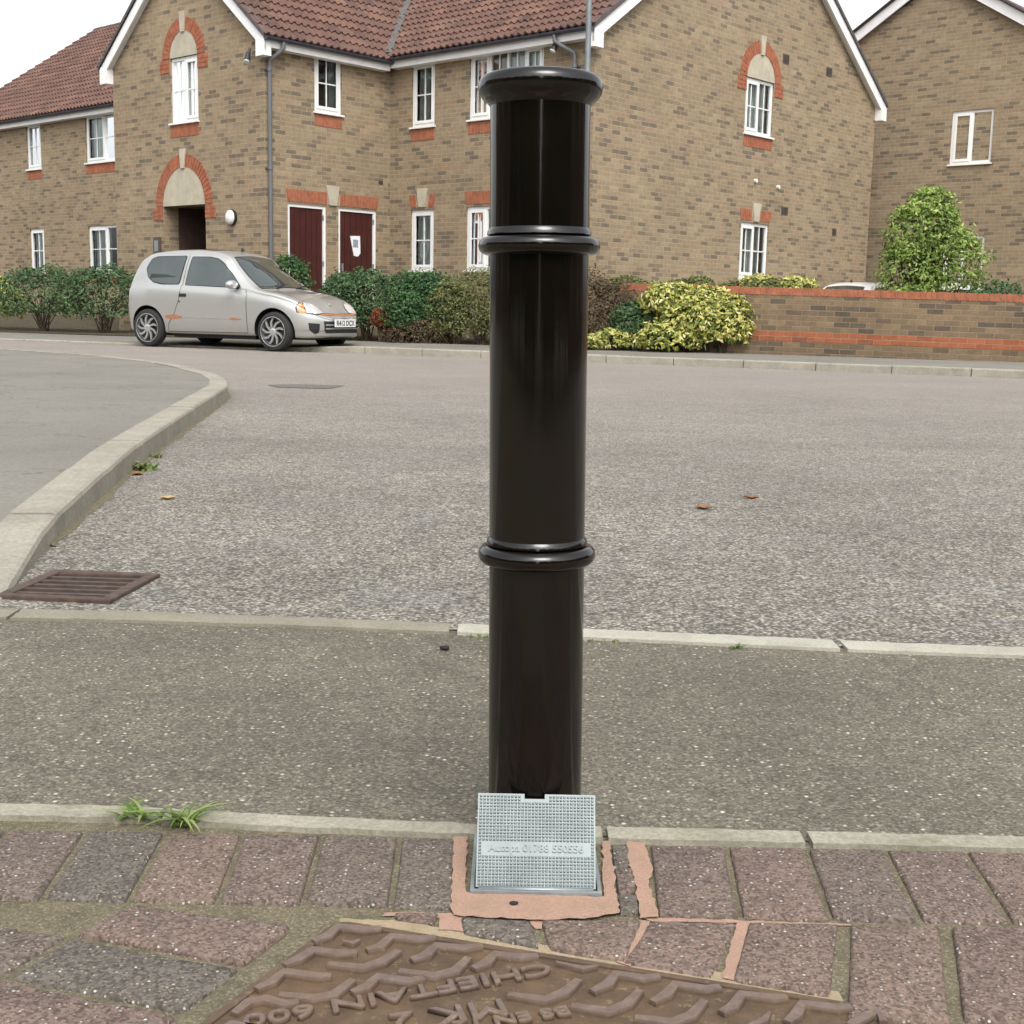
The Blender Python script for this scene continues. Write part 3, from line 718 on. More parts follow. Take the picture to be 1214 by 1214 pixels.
MB().box(3.1, 12.2, -4.5, 17.7, 2.62, 2.70).box(3.6, 3.65, -4.5, 17.7, ZG, 5.0).box(3.2, 12.2, -3.9, -3.85, ZG, 5.0).box(.3, 2.8, .75, .8, ZG, 5.0).build('interior_wall', M['dark'], house)
# porch recess behind the arched entrance
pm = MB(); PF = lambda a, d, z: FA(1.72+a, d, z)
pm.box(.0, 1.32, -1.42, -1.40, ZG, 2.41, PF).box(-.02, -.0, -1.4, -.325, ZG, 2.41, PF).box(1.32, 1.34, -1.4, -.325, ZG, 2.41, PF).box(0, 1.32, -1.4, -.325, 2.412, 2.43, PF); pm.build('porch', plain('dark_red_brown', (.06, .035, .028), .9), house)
MB().box(1.95, 2.8, -1.395, -1.36, ZG, 2.3, FA).build('door', M['door'], house)

window(house, FA, 1.885, 2.735, 3.87, 5.0, [(1, True), (1.0, False)], curtains=((.05, .95, 'curtain'),))
arch(house, FA, 2.31, 5.0, .425, rise=1.05); soldier(house, FA, 1.87, 2.75, 3.62, 3.83, name='sill_course')
arch(house, FA, 2.38, 2.41, .66, ring=.225, rise=1.03)
window(house, FB, 1.08, 1.70, 4.0, 5.0, [(1, True)], curtains=((.75, .95, 'curtain_dark'), (.08, .3, 'curtain_dark')))
soldier(house, FB, 1.08, 1.70, 3.76, 3.96, name='sill_course')
window(house, FC, .56, 1.15, 3.88, 4.99, [(1, True)], curtains=((.08, .5, 'curtain_dark'),))
soldier(house, FC, .55, 1.16, 3.64, 3.84, name='sill_course')
window(house, FC, 2.0, 3.69, 3.9, 5.0, [(1, True), (1, False), (1, False), (.9, True)], curtains=((.02, .5, 'curtain_tan'), (.5, .98, 'curtain')), label='wide four light window')
soldier(house, FC, 1.99, 3.70, 3.66, 3.86, name='sill_course')
window(house, FC, .56, 1.16, 1.33, 2.42, [(1, True)], curtains=((.05, .62, 'curtain'), (.8, .95, 'curtain_dark')))
soldier(house, FC, .56, 1.16, 2.46, 2.68, splay=.05, keys=((.86, .115),)); keystone(house, FC, .86, 2.46, 2.79, .075, .135)
window(house, FC, 1.97, 3.69, 1.33, 2.43, [(1, True), (1, False), (1, False), (1, True)], curtains=((.02, .98, 'curtain_dark'),))
soldier(house, FC, 1.97, 3.69, 2.47, 2.69, splay=.05)
window(house, FD, 4.48, 5.46, 3.99, 4.99, [(1, True), (1, False)], curtains=((.03, .97, 'curtain'),))
arch(house, FD, 4.97, 4.99, .49, rise=.95); soldier(house, FD, 4.47, 5.47, 3.75, 3.95, name='sill_course')
window(house, FD, 4.52, 5.52, 1.34, 2.37, [(1, True), (1, False)], curtains=((.42, .66, 'curtain'), (.05, .35, 'curtain_dark'), (.7, .95, 'curtain_dark')))
soldier(house, FD, 4.50, 5.54, 2.41, 2.62, splay=.04, keys=((5.02, .13),)); keystone(house, FD, 5.02, 2.40, 2.74, .08, .15)
for (a0, a1, z0, z1) in hC2:
    window(house, FC, a0, a1, z0, z1, [(1, True)] if a1-a0 < 1 else [(1, True), (1, False)], curtains=((.05, .5, 'curtain'),))
    soldier(house, FC, a0, a1, z0-.25, z0-.04, name='sill_course')
def door(par, F, a0, a1, z0, z1, label=None, notice=False):
    fb = MB(); fr = .055
    fb.box(a0, a0+fr, -.075, -.02, z0, z1, F).box(a1-fr, a1, -.075, -.02, z0, z1, F).box(a0+fr, a1-fr, -.075, -.02, z1-fr, z1, F)
    do = MB()
    n = 6; wd = (a1-a0-2*fr)/n
    for i in range(n): do.box(a0+fr+i*wd+.004, a0+fr+(i+1)*wd-.004, -.075, -.045, z0+.02, z1-fr-.006, F)
    do.box(a0+fr, a1-fr, -.09, -.0765, z0+.02, z1-fr-.006, F)
    d_ = do.build('door', M['door'], par, bevel=.004)
    if label: d_['label'] = label
    fb.build('door_frame', M['upvc'], d_)
    hb = MB(); hb.box(a0+.10, a0+.13, -.045, -.01, z0+.98, z0+1.12, F); hb.build('handle', M['galv'], d_, bevel=.004)
    for zz in (z0+.25, z0+1.05, z0+1.85): MB().box(a1-fr-.012, a1-fr+.012, -.03, -.012, zz, zz+.09, F).build('hinge', M['galv'], d_)
    return d_
door(house, FB, .48, 1.34, ZG, 2.40, 'plain dark maroon boarded door'); d2 = door(house, FB, 1.62, 2.53, ZG, 2.40, 'dark maroon boarded door with a white notice pinned on it')
MB().prism([(1.93, 1.92), (2.17, 1.93), (2.18, 1.62), (2.12, 1.56), (2.02, 1.57)], -.043, -.040, lambda x, y, d: FB(x, d, y)).build('notice', M['paper'], d2)
MB().box(2.0, 2.12, -.0395, -.038, 1.72, 1.86, FB).build('notice_print', M['print'], d2)
soldier(house, FB, .47, 2.54, 2.43, 2.64, splay=.04, keys=((1.48, .15),)); keystone(house, FB, 1.48, 2.42, 2.76, .085, .15)

# tiles
def tiles(par, org, ex, eu, width, length, name='roof', clip=None, course=.29, roll=.15, back=True):
    ex = Vector(ex).normalized(); eu = Vector(eu).normalized(); nn = ex.cross(eu).normalized()
    if nn.z < 0: nn = -nn
    org = Vector(org); mb = MB(); nc = int(math.ceil(length/course)); ns = int(width/roll*8); uvs = []
    prof = [0, .014, .032, .040, .032, .014, .0, -.004]
    for c in range(nc):
        s0 = c*course-.03; s1 = min((c+1)*course+.02, length)
        h0, h1 = .042, .004; dz = random.uniform(-.002, .002); off = 0
        vs = []
        for i in range(ns+1):
            x = width*i/ns; p = prof[(i+off) % 8]
            jit = .004*noise.noise(Vector((int(x/.3)*3.1, c*1.7, 5)))
            for (s, h) in ((s0, h0-.04), (s0, h0), (s1, h1)):
                vs.append(org+ex*x+eu*(s+jit)+nn*(h+p+dz))
        fs = []
        for i in range(ns):
            a = i*3; fs += [(a, a+3, a+4, a+1), (a+1, a+4, a+5, a+2)]
        if clip:
            fs = [f for f in fs if clip(sum((vs[k] for k in f), Vector())/len(f))]
        mb.add(vs, fs)
    me = bpy.data.meshes.new(name); me.from_pydata(mb.v, [], mb.f); me.update()
    uvl = me.uv_layers.new(name='UVMap')
    for li, l in enumerate(me.loops):
        v = me.vertices[l.vertex_index].co-org; uvl.data[li].uv = (v.dot(ex), v.dot(eu)+.03)
    o = link(name, me, M['tile'], par, smooth=True); me.set_sharp_from_angle(angle=.8)
    if back:
        MB().add([org-nn*.03, org+ex*width-nn*.03, org+ex*width+eu*length-nn*.03, org+eu*length-nn*.03], [(0, 1, 2, 3)]).build('underlay', M['dark'], o, fixn=False)
    return o
PW, PM = .83, .69                                # wing and main roof slopes (rise over run)
zw = lambda v: 5.23+PW*v; zm = lambda u: 5.25+PM*u
uw = Vector((0, 1, PW)).normalized()
Lw = (2.325+.22)*math.sqrt(1+PW*PW)
valley = lambda p: True
tiles(house, (-.17, -.22, zw(-.22)), (1, 0, 0), (0, 1, PW), 6.1, Lw, 'roof', clip=lambda p: zw(min(p.y, 4.65-p.y)) > zm(p.x-2.87)-.09)
tiles(house, (-.17, 4.87, zw(-.22)), (1, 0, 0), (0, -1, PW), 6.1, Lw, 'roof', clip=lambda p: zw(min(p.y, 4.65-p.y)) > zm(p.x-2.87)-.09)
Lm = (4.8+.22)*math.sqrt(1+PM*PM)
tiles(house, (2.87-.22, -4.93, zm(-.22)), (0, 1, 0), (1, 0, PM), 23.0, Lm, 'roof', clip=lambda p: not (-.1 < p.y < 4.75 and p.x < 2.8) and zm(p.x-2.87) > zw(min(p.y, 4.65-p.y))-.09 or p.y < -.0 or p.y > 4.8)
MB().add([(12.69, -4.93, zm(-.22)), (12.69, 18.1, zm(-.22)), (7.67, 18.1, zm(4.8)), (7.67, -4.93, zm(4.8))], [(0, 1, 2, 3)]).build('rear_roof', M['tile'], house, fixn=False)
# ridges
rb = MB()
def ridge(mb, a, b, n):
    a = Vector(a); b = Vector(b)
    for i in range(n): mb.tube([a.lerp(b, i/n), a.lerp(b, (i+.97)/n)], [.105, .095], 12)
ridge(rb, (-.17, 2.325, zw(2.325)-.02), (5.7, 2.325, zw(2.325)-.02), 14); rb.build('ridge_tiles', M['tile'], house, smooth=False); rb = MB(); ridge(rb, (7.67, -4.93, zm(4.8)-.02), (7.67, 18.1, zm(4.8)-.02), 50)
rb.build('ridge_tiles', M['tile'], house, smooth=False)
# valley lead
vp = [Vector((2.87-.2+i*.6/1.0*0+0, 0, 0)) for i in range(1)]
def vpt(u): 
    v = (zm(u)-5.23)/PW; return Vector((2.87+u, v, zm(u)+.095))
a, b = vpt(-.2), vpt(2.75)
dv = (b-a).normalized(); sdv = Vector((dv.y, -dv.x, 0)).normalized()*.065
MB().add([a-sdv, a+sdv, b+sdv, b-sdv], [(0, 1, 2, 3)]).build('valley_lead', plain('grey_lead', (.09, .09, .085), .6), house, fixn=False)
# fascias, gutters
def eave(F, a0, a1, zr):
    MB().box(a0, a1, .16, .185, zr-.19, zr-.02, F).box(a0, a1, .0, .16, zr-.19, zr-.175, F).build('fascia', M['fascia'], house)
    gb = MB(); n = 10; prof = [(.19+.055+.055*math.cos(t), zr-.035+.055*math.sin(t)) for t in [PI+PI*i/n for i in range(n+1)]]
    vs = [F(a0, d, z) for d, z in prof]+[F(a1, d, z) for d, z in prof]
    gb.add(vs, [(i, i+1, n+2+i, n+1+i) for i in range(n)]+[tuple(range(n+1)), tuple(range(n+1, 2*n+2))])
    x = a0+.4
    while x < a1-.1: gb.box(x, x+.03, .185, .305, zr-.045, zr-.03, F); x += .9
    gb.build('gutter', M['gutter'], house)
eave(FB, -.15, 2.87-.19, zw(-.2)); eave(FC, .19, 4.90, zm(-.2)); eave(FC, -18, -4.84, zm(-.2))
eave(lambda a, d, z: (a, 4.65+d, z), -.15, 2.6, zw(-.2))
# bargeboards
def barge(F, a0, a1, zf, apex, ov, dep=.26, foot=True):
    mb = MB()
    for (x0, x1) in ((a0-ov, apex), (a1+ov, apex)):
        sg = 1 if x1 > x0 else -1
        z0, z1 = zf(x0), zf(x1)
        mb.add([F(x0, .10, z0-.03), F(x1, .10, z1-.03), F(x1, .10, z1-dep), F(x0, .10, z0-dep), F(x0, .14, z0-.03), F(x1, .14, z1-.03), F(x1, .14, z1-dep), F(x0, .14, z0-dep)],
               [(0, 1, 2, 3), (4, 5, 6, 7), (0, 1, 5, 4), (2, 3, 7, 6), (1, 2, 6, 5), (0, 3, 7, 4)])
        # soffit under the verge
        mb.add([F(x0, 0, z0-dep+.05), F(x1, 0, z1-dep+.05), F(x1, .10, z1-dep+.05), F(x0, .10, z0-dep+.05)], [(0, 1, 2, 3)])
        if foot:
            e0 = x0; e1 = x0+sg*(ov+.02)
            zz = min(z0, zf(e1))
            mb.box(min(e0, e1), max(e0, e1), .0, .155, zz-.33, zz-.06, F)
    mb.build('bargeboard', M['fascia'], house)
    vb = MB()
    for (x0, x1) in ((a0-ov-.02, apex), (a1+ov+.02, apex)):
        z0, z1 = zf(x0), zf(x1)
        vb.add([F(x0, -.05, z0-.03), F(x1, -.05, z1-.03), F(x1, -.05, z1+.045), F(x0, -.05, z0+.045), F(x0, .175, z0-.03), F(x1, .175, z1-.03), F(x1, .175, z1+.045), F(x0, .175, z0+.045)],
               [(0, 1, 2, 3), (4, 5, 6, 7), (0, 1, 5, 4), (2, 3, 7, 6), (1, 2, 6, 5), (0, 3, 7, 4)])
    vb.build('verge_tiles', plain('dark_verge', (.085, .075, .075), .8, nscale=14, amt=.35), house)
barge(FA, 0, 4.65, lambda a: zw(min(a, 4.65-a)), 2.325, .2)
barge(FD, 0, 9.6, lambda a: zm(min(a, 9.6-a)), 4.8, .2)
# downpipes
def downpipe(F, a, zr, off=.0):
    mb = MB(); mb.tube([F(a, .245, zr-.08), F(a, .245, zr-.17), F(a+off*.3, .20, zr-.24), F(a+off, .075, zr-.36), F(a+off, .06, zr-.45), F(a+off, .06, ZG)], .036, 12)
    for z in (4.55, 2.95, 1.2): mb.tube([F(a+off, .06, z-.03), F(a+off, .06, z+.03)], .046, 12); mb.box(a+off-.075, a+off+.075, .0, .03, z-.014, z+.014, F)
    o = mb.build('downpipe', M['pipe'], house, angle=.6)
downpipe(FB, .22, zw(-.2), -.15); downpipe(FC, 4.12, zm(-.2), .28)
# small fittings
def floodlight(F, a, z):
    mb = MB(); mb.tube([F(a+.02, .12, z+.16), F(a, .17, z+.05)], .022, 8); mb.tube([F(a, .16, z+.09), F(a-.03, .22, z-.06)], [.035, .055], 12)
    o = mb.build('floodlight', M['black_plastic'], house); MB().tube([F(a-.03, .222, z-.062), F(a-.033, .228, z-.075)], .05, 12).build('lens', M['white_plastic'], o)
floodlight(FA, .20, 4.72); floodlight(FC, 4.10, 4.86)
o = MB().tube([FA(.92, 0, 2.15), FA(.92, .05, 2.15)], .135, 20).build('wall_lamp', M['black_plastic'], house)
def dome(par, F, a, z, r, d0, dep, mat, name):
    mb = MB(); R = [(r*math.cos(t), dep*math.sin(t)) for t in [i*PI/2/6 for i in range(6)]]+[(.001, dep)]
    vs = []; seg = 24
    for rr_, dd in R:
        for k in range(seg): vs.append(F(a+rr_*math.cos(2*PI*k/seg), d0+dd, z+rr_*1.1*math.sin(2*PI*k/seg)))
    fs = [(i*seg+k, i*seg+(k+1) % seg, (i+1)*seg+(k+1) % seg, (i+1)*seg+k) for i in range(len(R)-1) for k in range(seg)]
    mb.add(vs, fs); return mb.build(name, M[mat], par, smooth=True)
dome(o, FA, .92, 2.15, .115, .05, .07, 'white_plastic', 'diffuser')
for F, a, z, ww, hh in ((FD, 5.83, 5.49, .11, .17), (FD, 7.51, 5.49, .11, .17), (FD, 6.06, 2.67, .12, .15), (FD, 8.09, 2.38, .08, .14), (FB, 2.63, 2.92, .05, .06)):
    o = MB().box(a-ww, a+ww, 0, .012, z-hh/2, z+hh/2, F).build('air_vent', plain('brown_vent', (.10, .07, .055), .8), house)
    s = MB()
    for i in range(4): s.box(a-ww*.85+i*ww*.45, a-ww*.85+i*ww*.45+ww*.25, .012, .014, z-hh*.4, z+hh*.4, F)
    s.build('vent_slot', M['dark'], o)
MB().box(2.78, 2.84, 0, .05, 4.88, 5.02, FB).build('air_vent', M['voussoir'], house)
for a, z in ((4.93, 3.15), (5.75, 3.1)): MB().tube([FD(a, 0, z), FD(a, .05, z)], .035, 10).build('overflow_cap', M['white_plastic'], house)
o = MB().box(3.13, 3.33, 0, .05, 1.45, 1.86, FA).build('intercom_panel', plain('brown_panel', (.09, .06, .05), .5), house, bevel=.006)
MB().box(3.17, 3.29, .05, .054, 1.6, 1.8, FA).build('button_plate', M['galv'], o)

# ------------------------------------------------------------------ neighbour's gable behind, right
nb = empty('brick_house', K1, HROT, 'brick gable of the neighbouring house at the right edge behind the shrub', 'house')
FN = lambda a, d, z: (13.52-d, -a, z)
mb = MB(); n0, n1 = .70, 10.3
wall_face(mb, FN, n0, n1, 0, 5.12, [(6.0, 6.9, 3.9, 5.0), (6.0, 6.9, 1.3, 2.4)], gable=(5.5, 7.7))
mb.box(13.56, 22, -n1, -n0, 0, 5.1)
mb.build('wall', M['brick'], nb, fixn=False)
zn = lambda a: 5.05+.615*(min(a, n0+n1-a)-n0)
_h = house; house = nb
barge(FN, n0, n1, zn, 5.5, .2)
house = _h
window(nb, FN, 6.0, 6.9, 3.9, 5.0, [(1, True), (1, False)], curtains=((.03, .97, 'curtain'),)); window(nb, FN, 6.0, 6.9, 1.3, 2.4, [(1, True), (1, False)], curtains=((.03, .6, 'curtain'),))
MB().add([(13.3, -n0+.2, zn(n0-.2)), (22, -n0+.2, zn(n0-.2)), (22, -5.5, zn(5.5)), (13.3, -5.5, zn(5.5))], [(0, 1, 2, 3)]).add([(13.3, -n1-.2, zn(n0-.2)), (22, -n1-.2, zn(n0-.2)), (22, -5.5, zn(5.5)), (13.3, -5.5, zn(5.5))], [(0, 1, 2, 3)]).build('roof', M['tile'], nb, fixn=False)

# ------------------------------------------------------------------ houses added out of view behind and beside the photographer, for reflections only
def unseen_house(loc, rz, wd, label):
    h = empty('brick_house', loc, rz, label, 'house')
    F = lambda a, d, z: (a, d, z); holes = []
    for a in (-wd*.33, wd*.02, wd*.33): holes += [(a-.6, a+.6, .9, 2.1), (a-.6, a+.6, 3.5, 4.6)]
    mb = MB(); wall_face(mb, F, -wd/2, wd/2, -.1, 5.2, holes)
    for x in (-wd/2, wd/2): mb.add([(x, 0, -.1), (x, -8, -.1), (x, -8, 5.2), (x, -4, 8), (x, 0, 5.2)], [(0, 1, 2, 3, 4)])
    mb.add([(-wd/2, -8, -.1), (wd/2, -8, -.1), (wd/2, -8, 5.2), (-wd/2, -8, 5.2)], [(0, 1, 2, 3)])
    mb.build('wall', M['brick_wall'], h, fixn=False)
    for q in holes: window(h, F, q[0], q[1], q[2], q[3], [(1, True), (1, False)], curtains=((.05, .4, 'curtain'),))
    MB().add([(-wd/2-.2, .3, 5.0), (wd/2+.2, .3, 5.0), (wd/2+.2, -4, 8.1), (-wd/2-.2, -4, 8.1)], [(0, 1, 2, 3)]).add([(-wd/2-.2, -8.3, 5.0), (wd/2+.2, -8.3, 5.0), (wd/2+.2, -4, 8.1), (-wd/2-.2, -4, 8.1)], [(0, 1, 2, 3)]).build('roof', M['tile'], h, fixn=False)
    return h
unseen_house((-7.5, -17.0, 0), 0, 10.0, 'unseen brick house behind the photographer on the left, for reflections')
unseen_house((8.5, -18.0, 0), math.radians(6), 11.0, 'unseen brick house behind the photographer on the right, for reflections')

unseen_house((-19, 4.0, 0), math.radians(-84), 20.0, 'unseen brick house added to the left of the road to darken reflections')  # both side houses are unseen, added to keep bright sky out of the reflections
unseen_house((19, 5.0, 0), math.radians(84), 19.0, 'unseen brick house added to the right of the road to darken reflections')

# ------------------------------------------------------------------ garden wall
WD = Vector((.958, -.288)).normalized(); W0 = Vector((3.385, 18.87)); gang = math.atan2(WD.y, WD.x)
gw = empty('garden_wall', (W0.x, W0.y, 0), gang, 'low brick garden wall with red brick coping and one red band, beside the golden shrub', 'wall')
MB().box(-1.95, 14, 0, .215, -.1, .945).build('brickwork', M['brick_wall'], gw)
MB().box(-1.952, 14, -.004, 0.002, .305, .445).build('red_band', M['red_brick'], gw)
gw.rotation_euler[1] = .014
cb = MB(); x = -1.95
while x < 14:
    cb.box(x+.004, x+.071, -.008+random.uniform(-.003, .003), .223, .950, 1.055+random.uniform(-.003, .003)); x += .075
co = cb.build('coping', M['voussoir'], gw, bevel=.005); MB().box(-1.948, 14, .003, .212, .945, 1.046).build('mortar_joint', M['mortar'], co)

# ------------------------------------------------------------------ lamp post
lp = empty('lamp_post', (.862, 17.6, .10), 0, 'slim grey street lamp post rising behind the black bollard', 'lamp post')
MB().lathe([(.075, 0), (.075, 1.1), (.05, 1.16), (.043, 1.2), (.034, 5.6)], 20).build('post', M['galv_dull'], lp, angle=.6)
mb = MB().tube([(0, 0, 5.58), (0, -.1, 5.85), (0, -.35, 6.0), (0, -.6, 6.02)], .028, 10); mb.build('arm', M['galv_dull'], lp, smooth=True)
MB().box(-.11, .11, -1.05, -.55, 5.98, 6.07).build('lantern', M['galv_dull'], lp, bevel=.03)
MB().box(-.09, .09, -.98, -.62, 5.955, 5.985).build('lens', M['white_plastic'], lp, bevel=.01)

# ------------------------------------------------------------------ bollard
bl = empty('bollard', (.038, 1.600, -.02), 0, 'tall glossy black cast bollard with rounded top and two raised rings', 'bollard')
bl.rotation_euler = (0, math.radians(-.85), 0)
def gloss_black():
    t = NT('gloss_black_paint'); v = t.obj()
    mp = t.n('Mapping', {'Vector': v, 'Scale': (30, 30, 5)})
    b = t.bump(t.noise(v, 55, 3, .5), .10, .0006)
    b = t.bump(t.noise(mp.outputs[0], 1.5, 3, .6), .12, .0012, b)
    rgh = t.n('MapRange', {'Value': t.noise(v, 20, 5, .7), 'From Min': .3, 'From Max': .7, 'To Min': .06, 'To Max': .15}).outputs[0]
    c = t.ramp(t.noise(v, 12, 4), [(.3, (.0035, .0026, .0022)), (.7, (.0065, .0045, .0036))])
    m_ = t.pbr(c, rgh, 0, b, spec=.5); t.bsdf.inputs['IOR'].default_value = 1.55; return m_
M['gloss'] = gloss_black()
R = .0595
def ring(z, h, ro, groove=True):
    pr = []
    for i in range(17):
        t = -PI/2+PI*i/16; pr.append((R+(ro-R)*max(0, math.cos(t))**.8, z+h/2*math.sin(t)))
    return [(R-.001, z-h/2-.003)]+pr+[(R+.0035, z+h/2+.002), (R+.0028, z+h/2+.0065), (R+.0002, z+h/2+.010)]
zt = .9625+.02
MB().lathe([(R, -.02), (R*1.0, .3), (R*1.0, .93), (R, zt-.03)], 96).build('shaft', M['gloss'], bl, smooth=True, angle=.7)
MB().lathe(ring(.388+.02, .024, .0735), 96).build('ring', M['gloss'], bl, angle=.9)
MB().lathe(ring(.764+.02, .022, .0735), 96).build('ring', M['gloss'], bl, angle=.9)
cap = [(R-.001, zt-.0385), (R+.0005, zt-.036), (R+.004, zt-.0325), (R+.0095, zt-.028), (R+.0132, zt-.0225), (R+.0147, zt-.0165), (R+.0142, zt-.0105), (R+.0118, zt-.0055), (R+.007, zt-.002), (R-.001, zt), (R-.03, zt+.001), (.005, zt+.0015)]
MB().lathe(cap, 96).build('cap', M['gloss'], bl, angle=1.2)

# ------------------------------------------------------------------ ground socket with hinged lid
sk = empty('bollard_socket', (.038, 1.55, 0), 0, 'galvanised ground socket whose chequered lid stands open against the bollard', 'socket')
fb = MB(); X0, X1, Y0, Y1 = -.079, .0785, -.086, .088; t_ = .005
fb.box(X0, X1, Y0, Y0+t_, -.05, .004).box(X0, X1, Y1-t_, Y1, -.05, .003).box(X0, X0+t_, Y0+t_, Y1-t_, -.05, .0035).box(X1-t_, X1, Y0+t_, Y1-t_, -.05, .0035)
fb.build('frame', M['galv'], sk, bevel=.0008)
MB().box(X0+t_, X1-t_, Y0+t_, Y1-t_, -.05, -.045).build('socket_base', M['dark'], sk)
# the lid, in its own plane: x across, s up the lid
hy, hz = Y0+.009, .004; ty, tz = -.0165, .0985
ldv = Vector((0, ty-hy, tz-hz)); LL = ldv.length; eu = ldv.normalized(); en = Vector((0, -eu.z, eu.y))   # en faces the viewer
Lx0, Lx1 = -.0725, .0715
LM = lambda x, s, h: Vector((x, hy, hz))+eu*s+en*h
lb = MB(); TK = .005
nx0, nx1, nd = -.0155, .0095, .006
lb.box(Lx0, Lx1, 0, LL-nd, -TK, 0, LM).box(Lx0, nx0, LL-nd, LL, -TK, 0, LM).box(nx1, Lx1, LL-nd, LL, -TK, 0, LM)
tb0, tb1 = LL*.335, LL*.50                      # smooth band carrying the writing
nxs, nys = 33, 27; px = (Lx1-Lx0-.003)/nxs; py = (LL-.003)/nys
for j in range(nys):
    s0 = .0015+j*py
    for i in range(nxs):
        x0 = Lx0+.0015+i*px
        if s0+py > LL-nd-.001 and nx0-.003 < x0+px/2 < nx1+.003: continue
        if s0+py*.5 > tb0 and s0+py*.5 < tb1 and 1 <= i < nxs-1: continue
        e = px*.15; q = px*.33; h = .0022
        lb.add([LM(x0+e, s0+e, 0), LM(x0+px-e, s0+e, 0), LM(x0+px-e, s0+py-e, 0), LM(x0+e, s0+py-e, 0), LM(x0+q, s0+q, h), LM(x0+px-q, s0+q, h), LM(x0+px-q, s0+py-q, h), LM(x0+q, s0+py-q, h)],
               [(4, 5, 6, 7), (0, 1, 5, 4), (1, 2, 6, 5), (2, 3, 7, 6), (3, 0, 4, 7)])
M['alloy'] = plain('cast_alloy', (.14, .163, .163), .42, .5, nscale=25, amt=.15)
lid = lb.build('lid', M['alloy'], sk)
mw = Matrix.Translation(LM(-.0005, tb0+(tb1-tb0)*.26, .0004)) @ Matrix((Vector((1, 0, 0)), eu, en)).transposed().to_4x4()
text_mesh('lettering', 'Autopa 01788 550556', .0128, .0017, M['alloy'], mw, lid, 'CENTER', .0002)
hb = MB(); hb.tube([(X0+.01, hy-.001, hz-.002), (X1-.01, hy-.001, hz-.002)], .0038, 12); hb.build('hinge', M['galv'], sk, smooth=True)

# ------------------------------------------------------------------ manhole cover
mc = empty('manhole_cover', (.1, 1.2, 0), math.radians(-16.5), 'rusty cast iron manhole cover with raised wave tread and upside-down lettering', 'manhole cover')
mi = mc.matrix_basis.inverted() if False else (Matrix.Translation((.1, 1.2, 0)) @ Matrix.Rotation(math.radians(-16.5), 4, 'Z')).inverted()
W2 = lambda x, y, z: mi @ Vector((x, y, z))
e1 = (tr-tl).normalized(); e2 = Vector((-.42, -.907)).normalized()
c0 = tl; c1 = tr; c3 = tl+e2*.62; c2 = tr+Vector((-.30, -.954))*.62
def rounded(c, r=.022):
    out = []
    for i in range(4):
        p = Vector(c[i]); a = (Vector(c[i-1])-p).normalized(); b = (Vector(c[(i+1) % 4])-p).normalized()
        for k in range(6):
            t = k/5; out.append(p+a*r*(1-t)**2+b*r*t**2)
    return [(v.x, v.y) for v in out]
def shrink(c, d):
    cc = sum((Vector(p) for p in c), Vector((0, 0)))/4; return [Vector(p)+(cc-Vector(p)).normalized()*d for p in c]
base = rounded([c0, c1, c2, c3])
MB().prism(base, -.04, -.0035, W2).build('plate', M['rust'], mc)
rim_o = rounded([c0, c1, c2, c3]); rim_i = rounded(shrink([c0, c1, c2, c3], .012), .018)
rm = MB(); n = len(rim_o); vs = [W2(x, y, -.004) for x, y in rim_o]+[W2(x, y, -.0012) for x, y in rim_o]+[W2(x, y, -.0012) for x, y in rim_i]+[W2(x, y, -.004) for x, y in rim_i]
rm.add(vs, [(j*n+i, j*n+(i+1) % n, (j+1)*n+(i+1) % n, (j+1)*n+i) for j in range(3) for i in range(n)]); rm.build('rim', M['rust'], mc)
